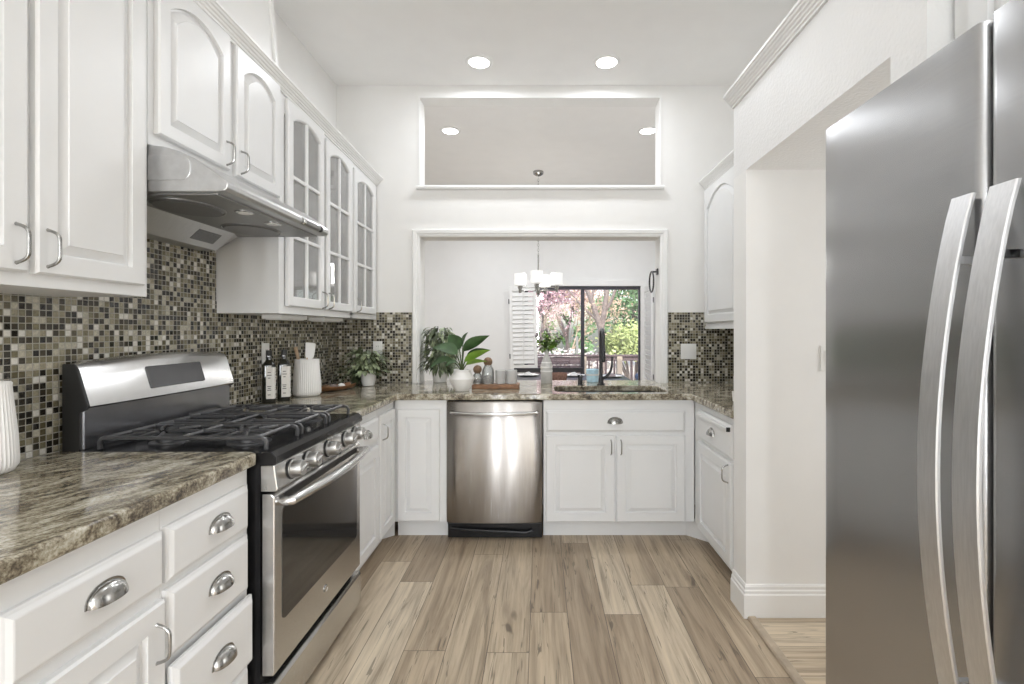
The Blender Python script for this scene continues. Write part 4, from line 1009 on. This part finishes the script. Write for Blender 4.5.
# dining table and settings
tz = .75
dt = thing('dining_table', 'dark dining table beyond the pass-through, set with plates', 'table', (.55, 5.75, 0))
MB().box(-1.0, .50, -.62, .62, tz - .04, tz).build('tabletop', 'darkwood', dt, bevel=.004)
for sx in (-1, 1):
    for sy in (-1, 1): MB().box(sx * .65 - .29, sx * .65 - .21, sy * .52 - .04, sy * .52 + .04, 0, tz - .04).build('leg', 'darkwood', dt, bevel=.003)
def chair(label, x, y, rz, w_=.42):
    t = thing('dining_chair', label, 'chair', (x, y, 0), rz, 'dark chairs along the far side of the table')
    MB().box(-w_ / 2, w_ / 2, -.22, .2, .43, .47).build('seat', 'darkwood', t, bevel=.006)
    b = MB().box(-w_ / 2, w_ / 2, .19, .215, .74, .80)
    for k in range(4): b.box(-w_ / 2 + .03, w_ / 2 - .03, .195, .21, .54 + k * .05, .57 + k * .05)
    b.build('backrest', 'darkwood', t, bevel=.003)
    for sx in (-1, 1):
        MB().box(sx * (w_ / 2 - .02) - .018, sx * (w_ / 2 - .02) + .018, .18, .215, 0, .80).build('leg', 'darkwood', t)
        MB().box(sx * (w_ / 2 - .02) - .018, sx * (w_ / 2 - .02) + .018, -.21, -.175, 0, .43).build('leg', 'darkwood', t)
chair('dark slat-backed dining chair left of the bottle vase, by the shutter', -.16, 6.55, 0, .40)
chair('dark dining chair between the bottle vase and the door stile', .38, 6.60, 0, .44)
def plate_set(label, x, y, napkin):
    t = thing('dinner_plate', label, 'plate', (x, y, tz + .0005), 0, 'white plates on the dining table')
    MB().lathe([(.07, 0), (.09, .004), (.135, .016), (.137, .019), (.09, .009), (.004, .007)], 32).build('plate', 'white', t, True)
    n_ = MB().prism([(-.06, .012), (.06, .012), (.045, .03), (.01, .05), (-.03, .04)], 'y', -.05, .05).build('napkin', napkin, None, loc=(x, y, tz + .0012))
    return n_
tag(plate_set('white plate on the dining table left of the bottle vase', -.15, 6.10, 'linen'), 'white folded napkin on the plate left of the bottle vase', 'napkin', 'folded napkins')
tag(plate_set('white plate on the dining table right of the bottle vase', .42, 6.05, 'linen'), 'white folded napkin on the plate right of the bottle vase', 'napkin', 'folded napkins')
tag(plate_set('white plate on the dining table right of the faucet', .86, 5.95, 'mauve'), 'mauve folded napkin on the plate right of the faucet', 'napkin', 'folded napkins')
bk = thing('basket', 'low rust-brown basket on the dining table beside the bottle vase', 'basket', (.22, 5.55, tz + .0005))
MB().lathe([(.06, 0), (.08, .005), (.09, .05), (.088, .085), (.084, .085), (.084, .05), (.06, .012)], 32).build('weave', 'rattan', bk, True)

# ------------------------------------------------------------------ outdoors
struct(MB().box(-14, 16, 12.0, 40, -.9, -.7).build('ground', 'ground'))
struct(MB().box(-6, 8, 8.3, 11.3, -.25, -.12).build('floor_deck', 'deck'))
rl = thing('deck_railing', 'weathered wooden deck railing beyond the glass sliding door', 'railing', (0, 11.0, -.12))
MB().box(-6, 8, -.06, .08, .86, .90).build('top_rail', 'deckdark', rl, bevel=.004)
b = MB()
for k in range(4): b.box(-6, .95, -.02, .02, .12 + k * .185, .29 + k * .185)
b.build('board_panel', 'deckdark', rl)
for x in (-5, -3.2, -1.4, .98, 1.78, 3.6, 5.4): MB().box(x - .06, x + .06, -.06, .06, 0, .88).build('post', 'deckpost', rl, bevel=.004)
MB().box(.95, 8, -.02, .02, .76, .86).build('sub_rail', 'deckdark', rl)
x = 1.1
while x < 5.3:
    if min(abs(x - 1.78), abs(x - 3.6), abs(x - .98)) > .1: MB().box(x - .02, x + .02, -.02, .02, .04, .78).build('baluster', 'deckdark', rl)
    x += .19
def outdoor_seat(label, x, y, mat):
    t = thing('patio_cushion_bench', label, 'bench', (x, y, -.12))
    MB().box(-.5, .5, -.25, .25, .3, .36).box(-.46, -.4, -.22, .22, 0, .3).box(.4, .46, -.22, .22, 0, .3).build('frame', 'deckdark', t)
    MB().box(-.48, .48, -.24, .24, .36, .46).build('cushion', mat, t, bevel=.03)
    MB().box(-.48, .48, .16, .26, .46, .58).build('back_cushion', mat, t, bevel=.04)
outdoor_seat('navy cushioned bench on the deck, right of the faucet', 2.38, 9.6, 'bluecush')

def branch(mb, p, d, ln, r, depth, tips, spread=.55):
    p = Vector(p); d = Vector(d).normalized(); pts = [p]; q = p.copy(); dd = d.copy()
    for k in range(4):
        dd = (dd + Vector((random.uniform(-.14, .14), random.uniform(-.14, .14), random.uniform(-.03, .08)))).normalized()
        q = q + dd * ln / 4; pts.append(q.copy())
    mb.tube(pts, [r * (1 - .12 * k) for k in range(5)], 7 if depth > 1 else 4)
    if depth <= 2: tips += pts[1:]
    if depth > 0:
        for k in range(random.choice((2, 3))):
            a = random.uniform(0, 2 * PI)
            nd_ = (dd + Vector((math.cos(a) * spread, math.sin(a) * spread, random.uniform(-.1, .35)))).normalized()
            branch(mb, q, nd_, ln * random.uniform(.62, .8), r * .58, depth - 1, tips, spread)
def scatter_leaves(tips, n, size, jit, mat, root, name='crown'):
    lv = MB()
    for i in range(n):
        t = random.choice(tips); c = Vector(t) + Vector((random.gauss(0, jit), random.gauss(0, jit), random.gauss(0, jit)))
        a = Vector((random.gauss(0, 1), random.gauss(0, 1), random.gauss(0, 1))).normalized(); b_ = a.orthogonal().normalized()
        s = size * random.uniform(.6, 1.3)
        lv.add([c - a * s, c + b_ * s * .5, c + a * s, c - b_ * s * .5], [(0, 1, 2, 3)])
    return lv.build(name, mat, root)
def tree(label, x, y, h, mats, depth=4, n=1600, size=.07, jit=.18, r=.11, lean=(0, 0, 1), name='tree', spread=.55, crown=True):
    t = thing(name, label, 'tree', (x, y, -.8)); mb = MB(); tips = []
    branch(mb, (0, 0, 0), lean, h * .36, r, depth, tips, spread)
    mb.build('trunk', mats[0], t, True, ang=60)
    if crown: scatter_leaves(tips, n, size, jit, mats[1], t)
    return t
random.seed(21)
tree('pink blossoming tree behind the left pane of the sliding door', .0, 14.5, 4.2, ('bark', 'blossom'), n=9000, size=.045, jit=.34, name='blossom_tree')
tree('pink blossoming tree close behind the door stile', 1.0, 18.0, 5.0, ('bark', 'blossom'), n=9000, size=.05, jit=.40, name='blossom_tree')
tree('tan bare-twigged tree against the pink blossoms', .7, 13.6, 3.6, ('twig', 'twig'), n=900, size=.05, jit=.2, r=.05, name='bare_tree', spread=.8)
tree('pink blossoming tree farthest back in the garden', -1.4, 23, 6.4, ('bark', 'blossom'), n=10000, size=.06, jit=.55, name='blossom_tree')
# the forked trunk seen through the right pane
t = thing('forked_tree', 'bare forked tree trunk standing behind the deck railing', 'tree', (1.62, 12.6, -.8))
mb = MB()
mb.tube([(0, 0, 0), (.0, 0, .8), (-.02, 0, 1.5), (-.05, 0, 2.25)], [.10, .09, .085, .085], 12)
mb.tube([(-.05, 0, 2.15), (-.16, 0, 2.5), (-.34, .02, 3.0), (-.55, .05, 3.5), (-.75, .1, 4.2)], [.075, .07, .06, .05, .04], 10)
mb.tube([(-.05, 0, 2.15), (.03, .03, 2.55), (.10, .05, 3.1), (.12, .05, 3.9), (.3, .1, 4.6)], [.075, .07, .065, .055, .04], 10)
mb.tube([(.05, .03, 2.6), (.2, 0, 2.85), (.36, -.03, 3.3), (.48, 0, 4.0)], [.045, .04, .035, .03], 8)
mb.tube([(-.3, 0, 2.9), (-.2, .05, 3.3), (-.22, .05, 3.9)], [.04, .035, .025], 8)
mb.tube([(-.1, 0, 2.35), (-.5, .05, 2.7), (-.9, .1, 3.2)], [.035, .03, .02], 8)
mb.build('trunk', 'bark', t, True)
def bush(label, x, y, z, rx, ry, rz, mat, n=1800, size=.07, name='bush'):
    t = thing(name, label, 'bush', (x, y, -.8)); tips = []
    for i in range(260):
        a = random.uniform(0, 2 * PI); e = math.asin(random.uniform(-.6, 1)); q = random.uniform(.6, 1)
        tips.append((math.cos(a) * math.cos(e) * rx * q, math.sin(a) * math.cos(e) * ry * q, z + math.sin(e) * rz * q))
    st = MB()
    for k in range(0, 260, 10): st.tube([(0, 0, 0), (tips[k][0] * .4, tips[k][1] * .4, tips[k][2] * .6), tips[k]], [.03, .02, .01], 5)
    st.build('stems', 'bark', t); scatter_leaves(tips, n, size, .1, mat, t, 'foliage')
bush('yellow-green bush behind the deck railing, right of the faucet', 2.5, 13.2, 1.75, .85, .6, .55, 'bushl', 2600, .06)
bush('tall dark green shrub at the right edge of the sliding door', 3.2, 15.0, 3.2, 1.1, .9, 1.8, 'bushd', 3500, .08)
bush('low pale flowering bush under the pink blossoms behind the railing', .4, 12.8, 1.2, 1.6, .4, .35, 'rock', 1500, .06)
bush('broad green hedge along the far end of the garden', 1.5, 28, 2.0, 10, 1.2, 2.6, 'bushd', 5000, .22, name='hedge')
